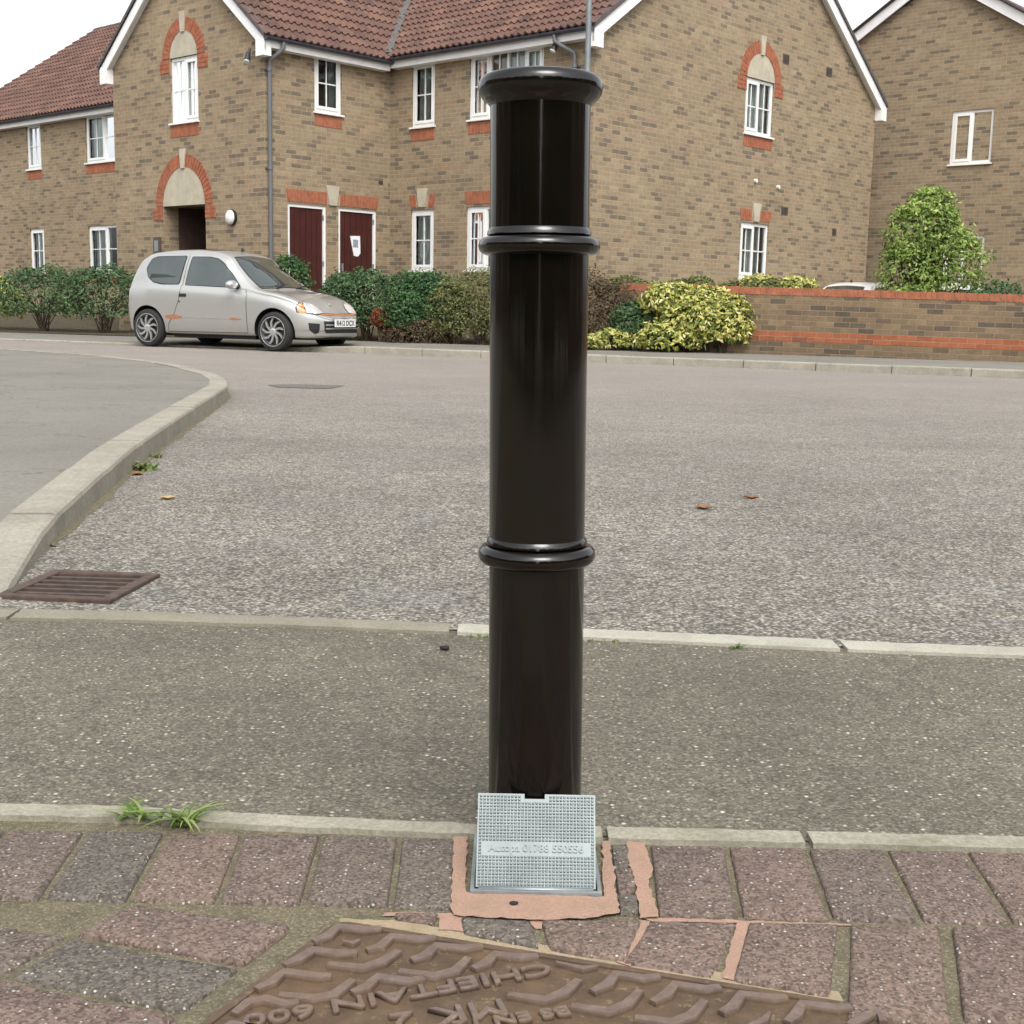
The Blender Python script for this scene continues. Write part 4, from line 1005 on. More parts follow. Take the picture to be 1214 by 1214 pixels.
BARS = [[(-0.2078, 1.3363), (-0.1937, 1.3494), (-0.1851, 1.3713), (-0.1564, 1.3656), (-0.137, 1.3699)], [(-0.1759, 1.3367), (-0.1639, 1.3325), (-0.158, 1.3398)], [(-0.2304, 1.2832), (-0.2182, 1.2957), (-0.2048, 1.3168), (-0.1792, 1.3109), (-0.1569, 1.3119)], [(-0.1476, 1.3191), (-0.1338, 1.3267), (-0.1236, 1.3509), (-0.0944, 1.3459), (-0.0751, 1.3505)], [(-0.1846, 1.286), (-0.1466, 1.2809), (-0.1283, 1.2949), (-0.1126, 1.3183)], [(-0.2502, 1.2331), (-0.237, 1.2473), (-0.2279, 1.2689), (-0.1897, 1.2606), (-0.178, 1.2623)], [(-0.2251, 1.2231), (-0.1896, 1.2176), (-0.1697, 1.2253), (-0.1543, 1.2548)], [(-0.0976, 1.2993), (-0.0828, 1.3103), (-0.0728, 1.3316), (-0.0408, 1.3273), (-0.0228, 1.3337)], [(-0.1088, 1.275), (-0.0711, 1.2666), (-0.0499, 1.2782), (-0.0367, 1.3063)], [(-0.1523, 1.23), (-0.1398, 1.2407), (-0.1293, 1.2621), (-0.0962, 1.255), (-0.0816, 1.2619)], [(-0.2625, 1.1863), (-0.2526, 1.2081), (-0.2372, 1.2146), (-0.2168, 1.2055), (-0.203, 1.21)], [(-0.0309, 1.2834), (-0.017, 1.2972), (-0.0084, 1.3157), (0.0186, 1.31), (0.0377, 1.3139)], [(0.0564, 1.3002), (0.0847, 1.288), (0.1005, 1.2931)], [(0.0057, 1.2321), (0.0436, 1.2234), (0.0631, 1.2384), (0.0792, 1.264)], [(0.092, 1.2416), (0.109, 1.2568), (0.1193, 1.2785), (0.1471, 1.271), (0.1649, 1.2747)], [(0.0694, 1.2125), (0.1064, 1.2041), (0.1263, 1.2186), (0.1414, 1.2455)], [(0.152, 1.2236), (0.1673, 1.2383), (0.1795, 1.2595), (0.2096, 1.2511), (0.2254, 1.2559)], [(0.1314, 1.1935), (0.1675, 1.1862), (0.1877, 1.1995), (0.2052, 1.2277)], [(0.2185, 1.2065), (0.2315, 1.2168), (0.2455, 1.2424), (0.2763, 1.2362), (0.2908, 1.2381)], [(0.2812, 1.1912), (0.2926, 1.2044), (0.3042, 1.2262), (0.3376, 1.2192), (0.3522, 1.2214)], [(0.2362, 1.1786), (0.2594, 1.1936), (0.2674, 1.2083)], [(0.3418, 1.1872), (0.3576, 1.2021), (0.3764, 1.2141), (0.3772, 1.1948)]]
ext = []
for k in range(1, 5):                             # the tread carries on nearer than the frame shows
    for b in BARS[5:7]+BARS[16:20]: ext.append([(x-.034*k, y-.083*k-.02) for x, y in b])
bars = MB()
for b in BARS+ext:
    P = [Vector(p) for p in b]; n = len(P)
    if any((W2(p.x, p.y, 0).length > .42) for p in P): continue
    hw = []
    for i in range(n): hw.append(.0050 if i in (0, n-1) else .0076)
    if n == 3: hw = [.002, .005, .002]
    Lf, Rt = [], []
    for i in range(n):
        d = (P[min(i+1, n-1)]-P[max(i-1, 0)]).normalized(); nn_ = Vector((-d.y, d.x))
        Lf.append(P[i]+nn_*hw[i]); Rt.append(P[i]-nn_*hw[i])
    sh = lambda p, q, k: p+(q-p)*k
    vs = [W2(p.x, p.y, -.004) for p in Lf]+[W2(p.x, p.y, -.004) for p in Rt]
    vs += [W2(*sh(a, c, .10), .0022) for a, c in zip(Lf, Rt)]+[W2(*sh(c, a, .10), .0022) for a, c in zip(Lf, Rt)]
    fs = []
    for i in range(n-1):
        fs += [(2*n+i, 2*n+i+1, 3*n+i+1, 3*n+i), (i, i+1, 2*n+i+1, 2*n+i), (n+i, n+i+1, 3*n+i+1, 3*n+i)]
    fs += [(0, n, 3*n, 2*n), (n-1, 2*n-1, 4*n-1, 3*n-1)]
    bars.add(vs, fs)
bars.build('wave_tread', M['rust'], mc)
def cover_text(name, txt, size, px_, py_, ang, ext_=.0030, sp=1.0, sy=1.0):
    # letters face the far side of the cover: their tops point to the viewer
    xd = Vector((-math.cos(ang), -math.sin(ang), 0)); yd = Vector((.28, -.96, 0)).normalized()
    m = Matrix((xd*sp, yd*sy, Vector((0, 0, 1)))).transposed().to_4x4()
    m = Matrix.Translation((px_, py_, -.0015)) @ m
    return text_mesh(name, txt, size, ext_, M['rust'], mi @ m, mc, 'LEFT', bev=.0007)
cover_text('lettering', 'CHIEFTAIN 600', .044, .0490, 1.2990, math.radians(21.2), sp=1.10, sy=.70)
cover_text('lettering', 'MK 2', .054, .002, 1.224, math.radians(17), sp=1.0, sy=.8)
cover_text('lettering', 'BS EN 124', .026, .066, 1.213, math.radians(17), sp=1.2, sy=.85)

# ------------------------------------------------------------------ gully grate
M['grate'] = plain('dark_iron_grate', (.075, .05, .038), .75, nscale=30, amt=.4, bumpd=.001)
gg = empty('gully_grate', (-1.03, 3.09, .004), math.radians(-6), 'rusty slotted road gully grate in the road by the left edging', 'drain grate')
fb = MB(); fb.box(-.15, .13, -.16, -.13, -.03, .006).box(-.15, .13, .12, .15, -.03, .006).box(.10, .13, -.13, .12, -.03, .006).box(-.15, -.12, -.13, .12, -.03, .006)
o = fb.build('frame', M['grate'], gg, bevel=.003)
sb = MB()
for i in range(6): 
    y = -.115+i*.045; sb.add([(-.12, y, .003), (.10, y+.012, .003), (.10, y+.028, .003), (-.12, y+.016, .003), (-.12, y, -.03), (.10, y+.012, -.03), (.10, y+.028, -.03), (-.12, y+.016, -.03)], [(0, 1, 2, 3), (0, 1, 5, 4), (1, 2, 6, 5), (2, 3, 7, 6), (3, 0, 4, 7)])
sb.build('grate_bars', M['grate'], gg); MB().box(-.13, .11, -.14, .13, -.0035, -.002).build('gully_pit', M['dark'], gg)

# ------------------------------------------------------------------ cars
def interp(tab, x):
    if x <= tab[0][0]: return tab[0][1]
    for (a, b) in zip(tab, tab[1:]):
        if x <= b[0]:
            t = (x-a[0])/(b[0]-a[0]); return a[1]+(b[1]-a[1])*t
    return tab[-1][1]
def smooth_tab(tab, x, h=.035): return (interp(tab, x-h)+2*interp(tab, x)+interp(tab, x+h))/4
def paint(name, col, metal):
    t = NT(name); v = t.obj()
    fl = t.noise(v, 900, 1)
    c = t.mix(.15, col, t.ramp(fl, [(.35, .3), (.65, .75)]), 'OVERLAY')
    dirt = t.ramp(t.n('SeparateXYZ', {0: t.n('VectorMath', {0: v, 1: t.n('VectorMath', {0: t.noise(v, 5, 4, out=1), 1: (.15, .15, .15)}, operation='MULTIPLY').outputs[0]}, operation='ADD').outputs[0]}).outputs[2], [(.22, .45), (.5, 0.0)])
    c = t.mix(dirt, c, (.18, .16, .13))
    return t.pbr(c, .38, metal, None, .5, 1.0, .06)
def car_glass():
    t = NT('car_glass'); c = t.ramp(t.noise(t.obj(), 3, 2), [(.3, (.012, .016, .016)), (.7, (.03, .036, .036))])
    fr = t.n('Fresnel', {'IOR': 1.5}); gl = t.n('BsdfGlossy', {'Roughness': .02, 'Color': (.80, .92, .88)}); df = t.n('BsdfPrincipled', {'Base Color': c, 'Roughness': .5})
    mx = t.n('MixShader', {0: t.math('ADD', t.math('MULTIPLY', fr.outputs[0], 1.6), .055), 1: df.outputs[0], 2: gl.outputs[0]})
    t.t.links.new(mx.outputs[0], t.out.inputs[0]); return t.m
M['car_glass'] = car_glass()
M['tyre'] = plain('tyre_rubber', (.022, .021, .02), .85, nscale=30, amt=.3)
M['rim'] = plain('alloy_wheel', (.72, .73, .73), .3, .85, nscale=10, amt=.1)
M['orange'] = plain('orange_stripe', (.40, .155, .07), .4, amt=.08)
M['orange_lens'] = plain('amber_lens', (.72, .20, .02), .15, amt=.1, coat=1.0)
M['lens'] = plain('headlamp_glass', (.75, .77, .75), .08, .35, amt=.15, coat=1.0)
M['red_lens'] = plain('red_lens', (.35, .015, .012), .15, amt=.1, coat=1.0)
M['plate'] = plain('number_plate', (.72, .72, .70), .4, amt=.03)
def make_car(name, label, loc, rz, scale, pm, sport=True, plate='R412 DCX'):
    root = empty(name, loc, rz, label, 'car'); root.scale = (scale,)*3
    TOP = [(0, .53), (.015, .60), (.05, .84), (.10, 1.02), (.18, 1.20), (.27, 1.31), (.42, 1.365), (.75, 1.40), (1.2, 1.41), (1.55, 1.385), (1.72, 1.345), (1.85, 1.275), (2.05, 1.14), (2.25, 1.00), (2.42, .885), (2.52, .835), (2.75, .79), (2.95, .725), (3.08, .655), (3.16, .59), (3.22, .535), (3.30, .50), (3.34, .46)]
    BELT = [(0, .48), (.05, .78), (.12, .86), (.5, .865), (1.3, .835), (2.0, .80), (2.35, .775), (2.7, .72), (2.95, .655), (3.1, .585), (3.2, .52), (3.34, .43)]
    WID = [(0, .55), (.03, .63), (.08, .675), (.2, .715), (.45, .745), (1.0, .755), (2.2, .755), (2.6, .75), (2.85, .73), (3.02, .69), (3.14, .63), (3.22, .56), (3.29, .46), (3.34, .34)]
    BOT = [(0, .30), (.08, .22), (.8, .20), (2.5, .20), (3.1, .185), (3.3, .20), (3.34, .25)]
    xs = sorted(set([0, .01, .02, .035]+[round(.05+.04*i, 3) for i in range(82)]+[3.31, 3.325, 3.335, 3.34])); xs = [x for x in xs if x <= 3.34]
    def section(x):
        T, B, Wd, Z = smooth_tab(TOP, x), smooth_tab(BELT, x), smooth_tab(WID, x, .02), smooth_tab(BOT, x)
        B = min(B, T-.03); h = T-B; k = max(0, min(1, (h-.10)/.35))
        yc = Wd-.02-h*.30; zc = B+h*(.42*(1-k)+.80*k)
        bul = .012 if Z < .3 else 0
        pts = [(0, Z), (Wd*.6, Z), (Wd-.10, Z+.002), (Wd-.045, Z+.02), (Wd-.028, Z+.09), (Wd-.012, Z+(B-Z)*.35), (Wd, Z+(B-Z)*.62), (Wd-.004, B-(B-Z)*.14), (Wd-.025, B), (Wd-.04-(h*.05), B+h*.12)]
        pts += [((Wd-.04)*.5+yc*.5-.0, (B+h*.12)*.5+zc*.5), (yc, zc), (yc-.035*(k+.6), zc+(T-zc)*.45), (yc-.11, T-(T-zc)*.28), (yc*.55, T-.012), (0, T)]
        return pts
    def cat(P, m=4):
        out = []
        for i in range(len(P)-1):
            p0, p1, p2, p3 = P[max(0, i-1)], P[i], P[i+1], P[min(len(P)-1, i+2)]
            for j in range(m):
                t = j/m; out.append(tuple(.5*((2*b)+(-a+c)*t+(2*a-5*b+4*c-d)*t*t+(-a+3*b-3*c+d)*t**3) for a, b, c, d in zip(p0, p1, p2, p3)))
        out.append(P[-1]); return out
    rings = []
    for x in xs:
        h = cat(section(x)); full = [(-y, z) for y, z in h[::-1]][:-1]+h[0:]           # from +top round under to -top
        full = [(y, z) for y, z in h]+[(-y, z) for y, z in h[::-1][1:-1]]
        bow = .05*max(0, (x-3.0)/.34)
        ws_ = max(0, min(1, (x-1.78)/.2, (2.62-x)/.2)); bz_ = smooth_tab(BELT, x)
        rings.append([(x-bow*(abs(y)/.5)**2*.5-.10*ws_*min(1, abs(y)/.62)**2*max(0, min(1, (z-bz_+.02)/.10)), y, z) for y, z in full])
    bm = bmesh.new(); vv = [[bm.verts.new(p) for p in r] for r in rings]; n = len(rings[0])
    for a, b in zip(vv, vv[1:]):
        for i in range(n): bm.faces.new((a[i], a[(i+1) % n], b[(i+1) % n], b[i]))
    bm.faces.new(vv[0]); bm.faces.new(vv[-1][::-1]); bmesh.ops.recalc_face_normals(bm, faces=bm.faces)
    me = bpy.data.meshes.new('body'); bm.to_mesh(me); bm.free()
    pts3 = [v.co.copy() for v in me.vertices]; bvh = BVHTree.FromPolygons(pts3, [list(p.vertices) for p in me.polygons])
    # wheel arches cut out
    body = link('body', me, pm, root); WR = .272
    for wx in (.47, 2.67):
        cb_ = bmesh.new(); bmesh.ops.create_cone(cb_, cap_ends=True, segments=48, radius1=.318, radius2=.318, depth=2.2, matrix=Matrix.Translation((wx, 0, .275)) @ Matrix.Rotation(PI/2, 4, 'X'))
        bmesh.ops.delete(cb_, geom=[], context='VERTS') if False else None
        cm = bpy.data.meshes.new('cut'); cb_.to_mesh(cm); cb_.free(); co_ = bpy.data.objects.new('cut', cm); C.objects.link(co_); cm.materials.append(M['black_plastic'])
        md = body.modifiers.new('b', 'BOOLEAN'); md.operation = 'DIFFERENCE'; md.solver = 'EXACT'; md.object = co_; md.material_mode = 'TRANSFER'
        co_.parent = root
        bpy.context.view_layer.update()
        nm = bpy.data.meshes.new_from_object(body.evaluated_get(bpy.context.evaluated_depsgraph_get()))
        body.modifiers.clear(); body.data = nm; C.objects.unlink(co_); bpy.data.objects.remove(co_)
    nm.name = 'body'; nm.polygons.foreach_set('use_smooth', [True]*len(nm.polygons)); nm.set_sharp_from_angle(angle=.7)
    # projected panels
    def patch(nm_, poly, axis, sgn, mat, off, par=None, res=.03, thick=True):
        P = [Vector(p) for p in poly]; per = []
        for i in range(len(P)):
            a, b = P[i], P[(i+1) % len(P)]; k = max(1, int((b-a).length/res))
            for j in range(k): per.append(a.lerp(b, j/k))
        xs_ = [p.x for p in per]; ys_ = [p.y for p in per]
        grid = [Vector((x, y)) for x in np.arange(min(xs_)+res/2, max(xs_), res) for y in np.arange(min(ys_)+res/2, max(ys_), res)]
        V, _, Fc, *_r = delaunay_2d_cdt(per+grid, [], [list(range(len(per)))], 2, 1e-5)
        out = []
        for v in V:
            if axis == 'y': o_, d_ = Vector((v.x, sgn*2, v.y)), Vector((0, -sgn, 0))
            elif axis == 'x': o_, d_ = Vector((sgn*6+1.6, v.x, v.y)), Vector((-sgn, 0, 0))
            else: o_, d_ = Vector((v.x, v.y, 3)), Vector((0, 0, -1))
            hit, nn_, idx, dist = bvh.ray_cast(o_, d_)
            if hit is None: hit, nn_, idx, dist = bvh.find_nearest(o_+d_*(3 if axis == 'z' else 2))
            out.append(hit+nn_*off)
        m_ = MB(); m_.add(out, Fc); o_ = m_.build(nm_, mat, par or root, smooth=True, uv=False)
        return o_
    def rpoly(P, r=.03, k=4):
        out = []
        for i in range(len(P)):
            p = Vector(P[i]); a = Vector(P[i-1])-p; b = Vector(P[(i+1) % len(P)])-p; ra = min(r, a.length*.4, b.length*.4)
            for j in range(k+1):
                t = j/k; out.append(p+a.normalized()*ra*(1-t)**2+b.normalized()*ra*t**2)
        return [(v.x, v.y) for v in out]
    def grow(P, d):
        c = sum((Vector(p) for p in P), Vector((0, 0)))/len(P); return [tuple(Vector(p)+(Vector(p)-c).normalized()*d) for p in P]
    q_w = [(.40, 1.12), (.47, 1.245), (.56, 1.275), (1.08, 1.29), (1.06, 1.10), (1.02, .895), (.72, .90), (.56, .925), (.46, .99)]
    d_w = [(1.19, 1.28), (1.5, 1.272), (1.64, 1.245), (1.74, 1.19), (1.90, 1.06), (2.09, .88), (2.05, .858), (1.145, .885)]
    for s_ in (-1, 1):
        for wpoly in (q_w, d_w):
            pr = patch('window_seal', rpoly(grow(wpoly, .014)), 'y', s_, M['black_plastic'], .003)
            patch('side_window', rpoly(wpoly), 'y', s_, M['car_glass'], .0055)
        # door shut lines
        for line in ([(1.13, 1.30), (1.09, .86), (1.06, .66), (.97, .48), (.86, .34), (.84, .225)], [(2.19, .84), (2.235, .76), (2.24, .24)]):
            P = [Vector(p) for p in line]; wdt = .0035; pl = []
            for side in (1, -1):
                seq = P if side == 1 else P[::-1]
                for i, p in enumerate(seq):
                    d = (seq[min(i+1, len(seq)-1)]-seq[max(0, i-1)]).normalized(); pl.append(tuple(p+Vector((-d.y, d.x))*wdt))
            patch('door_gap', pl, 'y', s_, M['black_plastic'], .002)
        patch('door_gap', [(.84, .228), (2.24, .238), (2.24, .245), (.84, .235)], 'y', s_, M['black_plastic'], .002)
        if sport:
            patch('stripe', [(.80, .440), (.84, .462), (.96, .468), (1.12, .446), (1.10, .425), (.95, .408), (.84, .412)], 'y', s_, M['orange'], .004)
            patch('stripe', [(1.95, .437), (2.02, .446), (2.16, .428), (2.05, .412), (1.95, .421)], 'y', s_, M['orange'], .004)
            patch('side_trim', [(1.12, .452), (1.95, .445), (1.95, .425), (1.12, .430)], 'y', s_, M['rim'], .004)
        h = patch('door_handle', rpoly([(1.07, .765), (1.20, .765), (1.20, .72), (1.07, .718)], .012), 'y', s_, M['black_plastic'], .006)
        patch('keyhole', rpoly([(1.065, .665), (1.09, .665), (1.09, .645), (1.065, .645)], .008), 'y', s_, M['black_plastic'], .005)
        # mirror
        mm = MB(); cm_ = Vector((2.02, s_*.80, .895)); R3 = 10
        vs = []
        for i in range(9):
            t = -PI/2+PI*i/8
            for k in range(16):
                p_ = 2*PI*k/16; vs.append((cm_.x+.055*math.cos(t)*math.cos(p_)+(.02 if math.cos(p_) > 0 else 0), cm_.y+.105*math.sin(t), cm_.z+.062*math.cos(t)*math.sin(p_)))
        mm.add(vs, [(i*16+k, i*16+(k+1) % 16, (i+1)*16+(k+1) % 16, (i+1)*16+k) for i in range(8) for k in range(16)])
        mo_ = mm.build('wing_mirror', pm, root, smooth=True)
        MB().tube([(2.07, s_*.66, .86), (2.045, s_*.76, .875)], .028, 10).build('mirror_arm', M['black_plastic'], mo_, smooth=True)
        # lights
        hl = [(s_*.33, .532), (s_*.345, .60), (s_*.42, .66), (s_*.54, .672), (s_*.60, .63), (s_*.60, .535), (s_*.50, .518)]
        il = [(s_*.606, .535), (s_*.606, .63), (s_*.575, .668), (s_*.635, .655), (s_*.672, .60), (s_*.676, .55), (s_*.645, .525)]
        patch('headlight_seal', grow([(s_*.33, .525), (s_*.34, .60), (s_*.42, .664), (s_*.63, .668), (s_*.68, .60), (s_*.68, .54), (s_*.5, .508)], .004), 'x', 1, M['black_plastic'], .004, res=.012)
        patch('headlight', hl, 'x', 1, M['lens'], .007, res=.012); patch('indicator', il, 'x', 1, M['orange_lens'], .007, res=.012)
        patch('tail_light', [(s_*.52, .62), (s_*.52, .86), (s_*.64, .86), (s_*.66, .62)], 'x', -1, M['red_lens'], .006)
        # front slots
        patch('fog_recess', [(s_*.475, .39), (s_*.60, .40), (s_*.585, .31), (s_*.52, .25), (s_*.475, .265)], 'x', 1, M['black_plastic'], .004, res=.02)
    fl = patch('grille', [(-.42, .425), (.42, .425), (.41, .30), (.38, .262), (-.38, .262), (-.41, .30)], 'x', 1, M['black_plastic'], .004, res=.02)
    for z in (.375, .325): patch('grille_bar', [(-.40, z+.008), (.40, z+.008), (.40, z-.008), (-.40, z-.008)], 'x', 1, pm, .012, fl, .02)
    if sport: patch('stripe', [(-.42, .522), (0, .515), (.42, .522), (.42, .505), (0, .495), (-.42, .505)], 'x', 1, M['orange'], .005, res=.02)
    patch('bonnet_gap', [(-.34, .530), (0, .524), (.34, .530), (.34, .524), (0, .518), (-.34, .524)], 'x', 1, M['black_plastic'], .003, res=.02)
    for s_ in (-1, 1): patch('bonnet_gap', [(2.44, s_*.60), (2.8, s_*.565), (3.08, s_*.47), (3.08, s_*.464), (2.8, s_*.558), (2.44, s_*.593)], 'z', 1, M['black_plastic'], .0045, res=.015)
    # windscreen, rear window, sunroof
    ws = [(1.80, -.42), (1.795, 0), (1.80, .42), (2.10, .52), (2.39, .585), (2.43, .3), (2.44, 0), (2.43, -.3), (2.39, -.585), (2.10, -.52)]
    patch('windscreen_seal', grow(ws, .012), 'z', 1, M['black_plastic'], .003); patch('windscreen', rpoly(ws, .03), 'z', 1, M['car_glass'], .006)
    patch('sunroof', rpoly([(.95, -.38), (1.42, -.38), (1.42, .38), (.95, .38)], .04), 'z', 1, M['car_glass'], .006)
    patch('rear_window', rpoly([(-.50, .92), (.50, .92), (.44, 1.22), (-.44, 1.22)], .05), 'x', -1, M['car_glass'], .006)
    # plate
    pb = MB().box(3.355, 3.365, -.26, .26, .345, .455); pl = pb.build('number_plate', M['plate'], root, bevel=.004)
    mwp = Matrix.Translation((3.367, -.0, .368)) @ Matrix(((0, 0, 1, 0), (1, 0, 0, 0), (0, 1, 0, 0), (0, 0, 0, 1)))
    text_mesh('plate_text', plate, .098, .0008, M['black_plastic'], mwp, pl, 'CENTER', .001)
    MB().box(3.33, 3.356, -.2, .2, .36, .44).build('plate_mount', M['black_plastic'], root)
    # splitter lip, wipers, aerial, badge
    patch('front_lip', [(-.50, .262), (.50, .262), (.50, .232), (-.50, .232)], 'x', 1, pm, .018, res=.03)
    MB().tube([(2.46, -.35, .862), (2.36, .05, .925)], .009, 6).tube([(2.46, .12, .868), (2.36, .5, .915)], .009, 6).build('wiper', M['black_plastic'], root)
    MB().tube([(1.62, 0, 1.39), (1.60, 0, 1.43)], [.03, .01], 8).build('aerial_base', M['black_plastic'], root)
    MB().tube([(3.10, 0, .652), (3.108, 0, .662)], .028, 16).build('badge', M['rim'], root)
    # underside and wheel wells
    MB().box(.85, 2.28, -.60, .60, .15, .24).box(.12, .85, -.5, .5, .17, .26).box(2.28, 3.15, -.5, .5, .17, .26).build('underbody', M['black_plastic'], root)
    # wheels
    wheel = None
    for wx in (.47, 2.67):
        for s_ in (-1, 1):
            yc = s_*.665
            prof = []
            for i in range(13):
                t = -PI/2+PI*i/12; prof.append((.215+.057*max(0, math.cos(t))**.45, yc+s_*(.0)+.078*math.sin(t)))
            ty_ = MB().lathe([(.18, yc-.078), (.2, yc-.079)]+prof+[(.2, yc+.079), (.18, yc+.078)], 40, (wx, 0, WR), 'y', capends=False).build('wheel', M['tyre'], root, smooth=True)
            yo = yc+s_*.074
            rimp = MB().lathe([(.20, yc+s_*.02), (.20, yo), (.205, yo+s_*.004), (.198, yo+s_*.006), (.186, yo), (.18, yc+s_*.02)], 40, (wx, 0, WR), 'y', capends=False)
            for k in range(9):
                a0 = 2*PI*k/9; tw = .55*s_
                for rr0, rr1, aa0, aa1, w0, w1 in ((.035, .12, a0, a0+tw*.5, .026, .030), (.12, .192, a0+tw*.5, a0+tw*1.0, .030, .016)):
                    p0 = Vector((math.cos(aa0)*rr0, math.sin(aa0)*rr0)); p1 = Vector((math.cos(aa1)*rr1, math.sin(aa1)*rr1)); d = (p1-p0).normalized(); nn_ = Vector((-d.y, d.x))
                    vs = []
                    for yy in (yo-s_*.02, yo+s_*.002):
                        for p, w_ in ((p0, w0), (p1, w1)):
                            for sg in (1, -1): q = p+nn_*w_/2*sg; vs.append((wx+q.x, yy, WR+q.y))
                    rimp.add(vs, [(4, 5, 7, 6), (0, 2, 6, 4), (1, 3, 7, 5), (0, 1, 5, 4), (2, 3, 7, 6)])
            rimp.lathe([(.045, yo-s_*.02), (.045, yo+s_*.004), (.03, yo+s_*.009), (.002, yo+s_*.01)], 20, (wx, 0, WR), 'y')
            rimp.build('rim', M['rim'], ty_, angle=.6)
            MB().lathe([(.19, yc+s_*.028), (.002, yc+s_*.03)], 30, (wx, 0, WR), 'y').build('brake_backing', M['black_plastic'], ty_)
    return root
CA = math.atan2(-1.018, 2.114); cd_ = Vector((math.cos(CA), math.sin(CA))); cn_ = Vector((-math.sin(CA), math.cos(CA))); SC = 1.05
rw = Vector((-5.563, 19.849)); org = rw-cd_*.47*SC+cn_*.74*SC
make_car('hatchback_car', 'small silver three door hatchback with orange side flashes parked beside the hedge', (org.x, org.y, .0), CA, SC, paint('silver_paint', (.52, .525, .50), .65))
make_car('hatchback_car', 'white hatchback whose roof shows above the garden wall', (7.75, 27.0, -.06), math.radians(-138), 1.0, paint('white_paint', (.8, .8, .8), 0.0), sport=False, plate='')

# ------------------------------------------------------------------ vegetation
def shrub(name, label, cat, loc, blobs, n, size, mat, seed, group=None, flat=0.0, aspect=.5, stems=True, mats2=None, core=True):
    """blobs: (x,y,z,rx,ry,rz) relative to loc; leaves spread through an outer shell with lumpy clumps"""
    r = np.random.default_rng(seed); root = empty(name, loc, 0, label, cat, group)
    vol = np.array([b[3]*b[4]+b[4]*b[5]+b[3]*b[5] for b in blobs]); cnt = (n*vol/vol.sum()).astype(int)
    V = []; F_ = []; T = []
    for (bx, by, bz, rx, ry, rz), k in zip(blobs, cnt):
        d = r.normal(size=(k, 3)); d /= np.linalg.norm(d, axis=1)[:, None]
        d[:, 2] = np.where(d[:, 2] < -.55, -d[:, 2], d[:, 2])
        rad = 1-np.abs(r.normal(0, .14, k))+np.where(r.random(k) < .06, r.uniform(0, .16, k), 0); lump = np.array([noise.fractal(Vector(x*3.2+seed), 1.0, 2.0, 3) for x in d])*.22
        rad = rad*(1+lump)+r.normal(0, .015, k)
        P = d*rad[:, None]*np.array([rx, ry, rz])+np.array([bx, by, bz])
        P[:, 2] = np.maximum(P[:, 2], .02)
        tone0 = np.clip(.45+lump*1.6+.25*r.normal(size=k), 0, 1)
        nrm = d+r.normal(0, .55, (k, 3)); nrm[:, 2] += .35; nrm /= np.linalg.norm(nrm, axis=1)[:, None]
        a = np.cross(nrm, r.normal(size=(k, 3))); a /= np.linalg.norm(a, axis=1)[:, None]; b = np.cross(nrm, a)
        s = size*r.uniform(.5, 1.35, k)
        for i in range(k):
            p, u_, v_, nn_, q = P[i], a[i]*s[i], b[i]*s[i]*aspect, nrm[i]*s[i]*.12, len(V)
            V += [p-u_*.5, p+v_*.5-u_*.08-nn_, p+u_*.5, p-v_*.5-u_*.08-nn_, p+nn_*.4]
            F_ += [(q, q+1, q+4), (q+1, q+2, q+4), (q+2, q+3, q+4), (q+3, q, q+4)]; T += [tone0[i]]*4
    me = bpy.data.meshes.new('foliage'); me.from_pydata([tuple(v) for v in V], [], F_); set_tone(me, T); me.update()
    link('foliage', me, mat, root, smooth=False)
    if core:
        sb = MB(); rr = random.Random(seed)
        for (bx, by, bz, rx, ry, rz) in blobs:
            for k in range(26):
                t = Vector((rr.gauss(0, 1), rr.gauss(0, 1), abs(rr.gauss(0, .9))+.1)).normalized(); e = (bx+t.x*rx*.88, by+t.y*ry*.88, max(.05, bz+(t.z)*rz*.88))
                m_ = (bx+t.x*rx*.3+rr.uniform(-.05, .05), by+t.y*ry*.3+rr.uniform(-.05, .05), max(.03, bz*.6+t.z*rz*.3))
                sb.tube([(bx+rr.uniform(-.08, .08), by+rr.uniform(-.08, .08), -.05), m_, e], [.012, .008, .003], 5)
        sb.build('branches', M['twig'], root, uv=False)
    return root
# the row behind the far footway, left to right in the photo
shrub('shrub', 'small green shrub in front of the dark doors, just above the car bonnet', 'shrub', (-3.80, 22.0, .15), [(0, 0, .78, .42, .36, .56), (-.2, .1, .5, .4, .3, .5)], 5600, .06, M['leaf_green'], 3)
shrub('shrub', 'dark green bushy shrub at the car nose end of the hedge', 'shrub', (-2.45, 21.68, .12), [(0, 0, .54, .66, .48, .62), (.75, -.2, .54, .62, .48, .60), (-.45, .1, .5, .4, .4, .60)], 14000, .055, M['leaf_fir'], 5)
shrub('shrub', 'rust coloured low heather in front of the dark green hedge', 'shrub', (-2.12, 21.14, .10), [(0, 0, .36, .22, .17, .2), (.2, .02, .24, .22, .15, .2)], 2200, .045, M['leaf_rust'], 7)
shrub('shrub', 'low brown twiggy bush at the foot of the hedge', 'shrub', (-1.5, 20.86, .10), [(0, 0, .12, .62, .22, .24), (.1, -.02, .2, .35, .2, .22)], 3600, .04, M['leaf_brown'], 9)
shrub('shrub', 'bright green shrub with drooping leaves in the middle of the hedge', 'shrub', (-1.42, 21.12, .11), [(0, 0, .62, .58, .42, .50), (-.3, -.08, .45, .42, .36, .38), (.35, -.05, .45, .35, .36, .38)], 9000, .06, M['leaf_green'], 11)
shrub('shrub', 'rounded olive green shrub at the left of the bollard', 'shrub', (-.55, 20.82, .11), [(0, 0, .52, .74, .48, .68), (.6, -.1, .5, .62, .45, .66), (-.4, .0, .42, .5, .42, .55)], 15000, .042, M['leaf_olive'], 13)
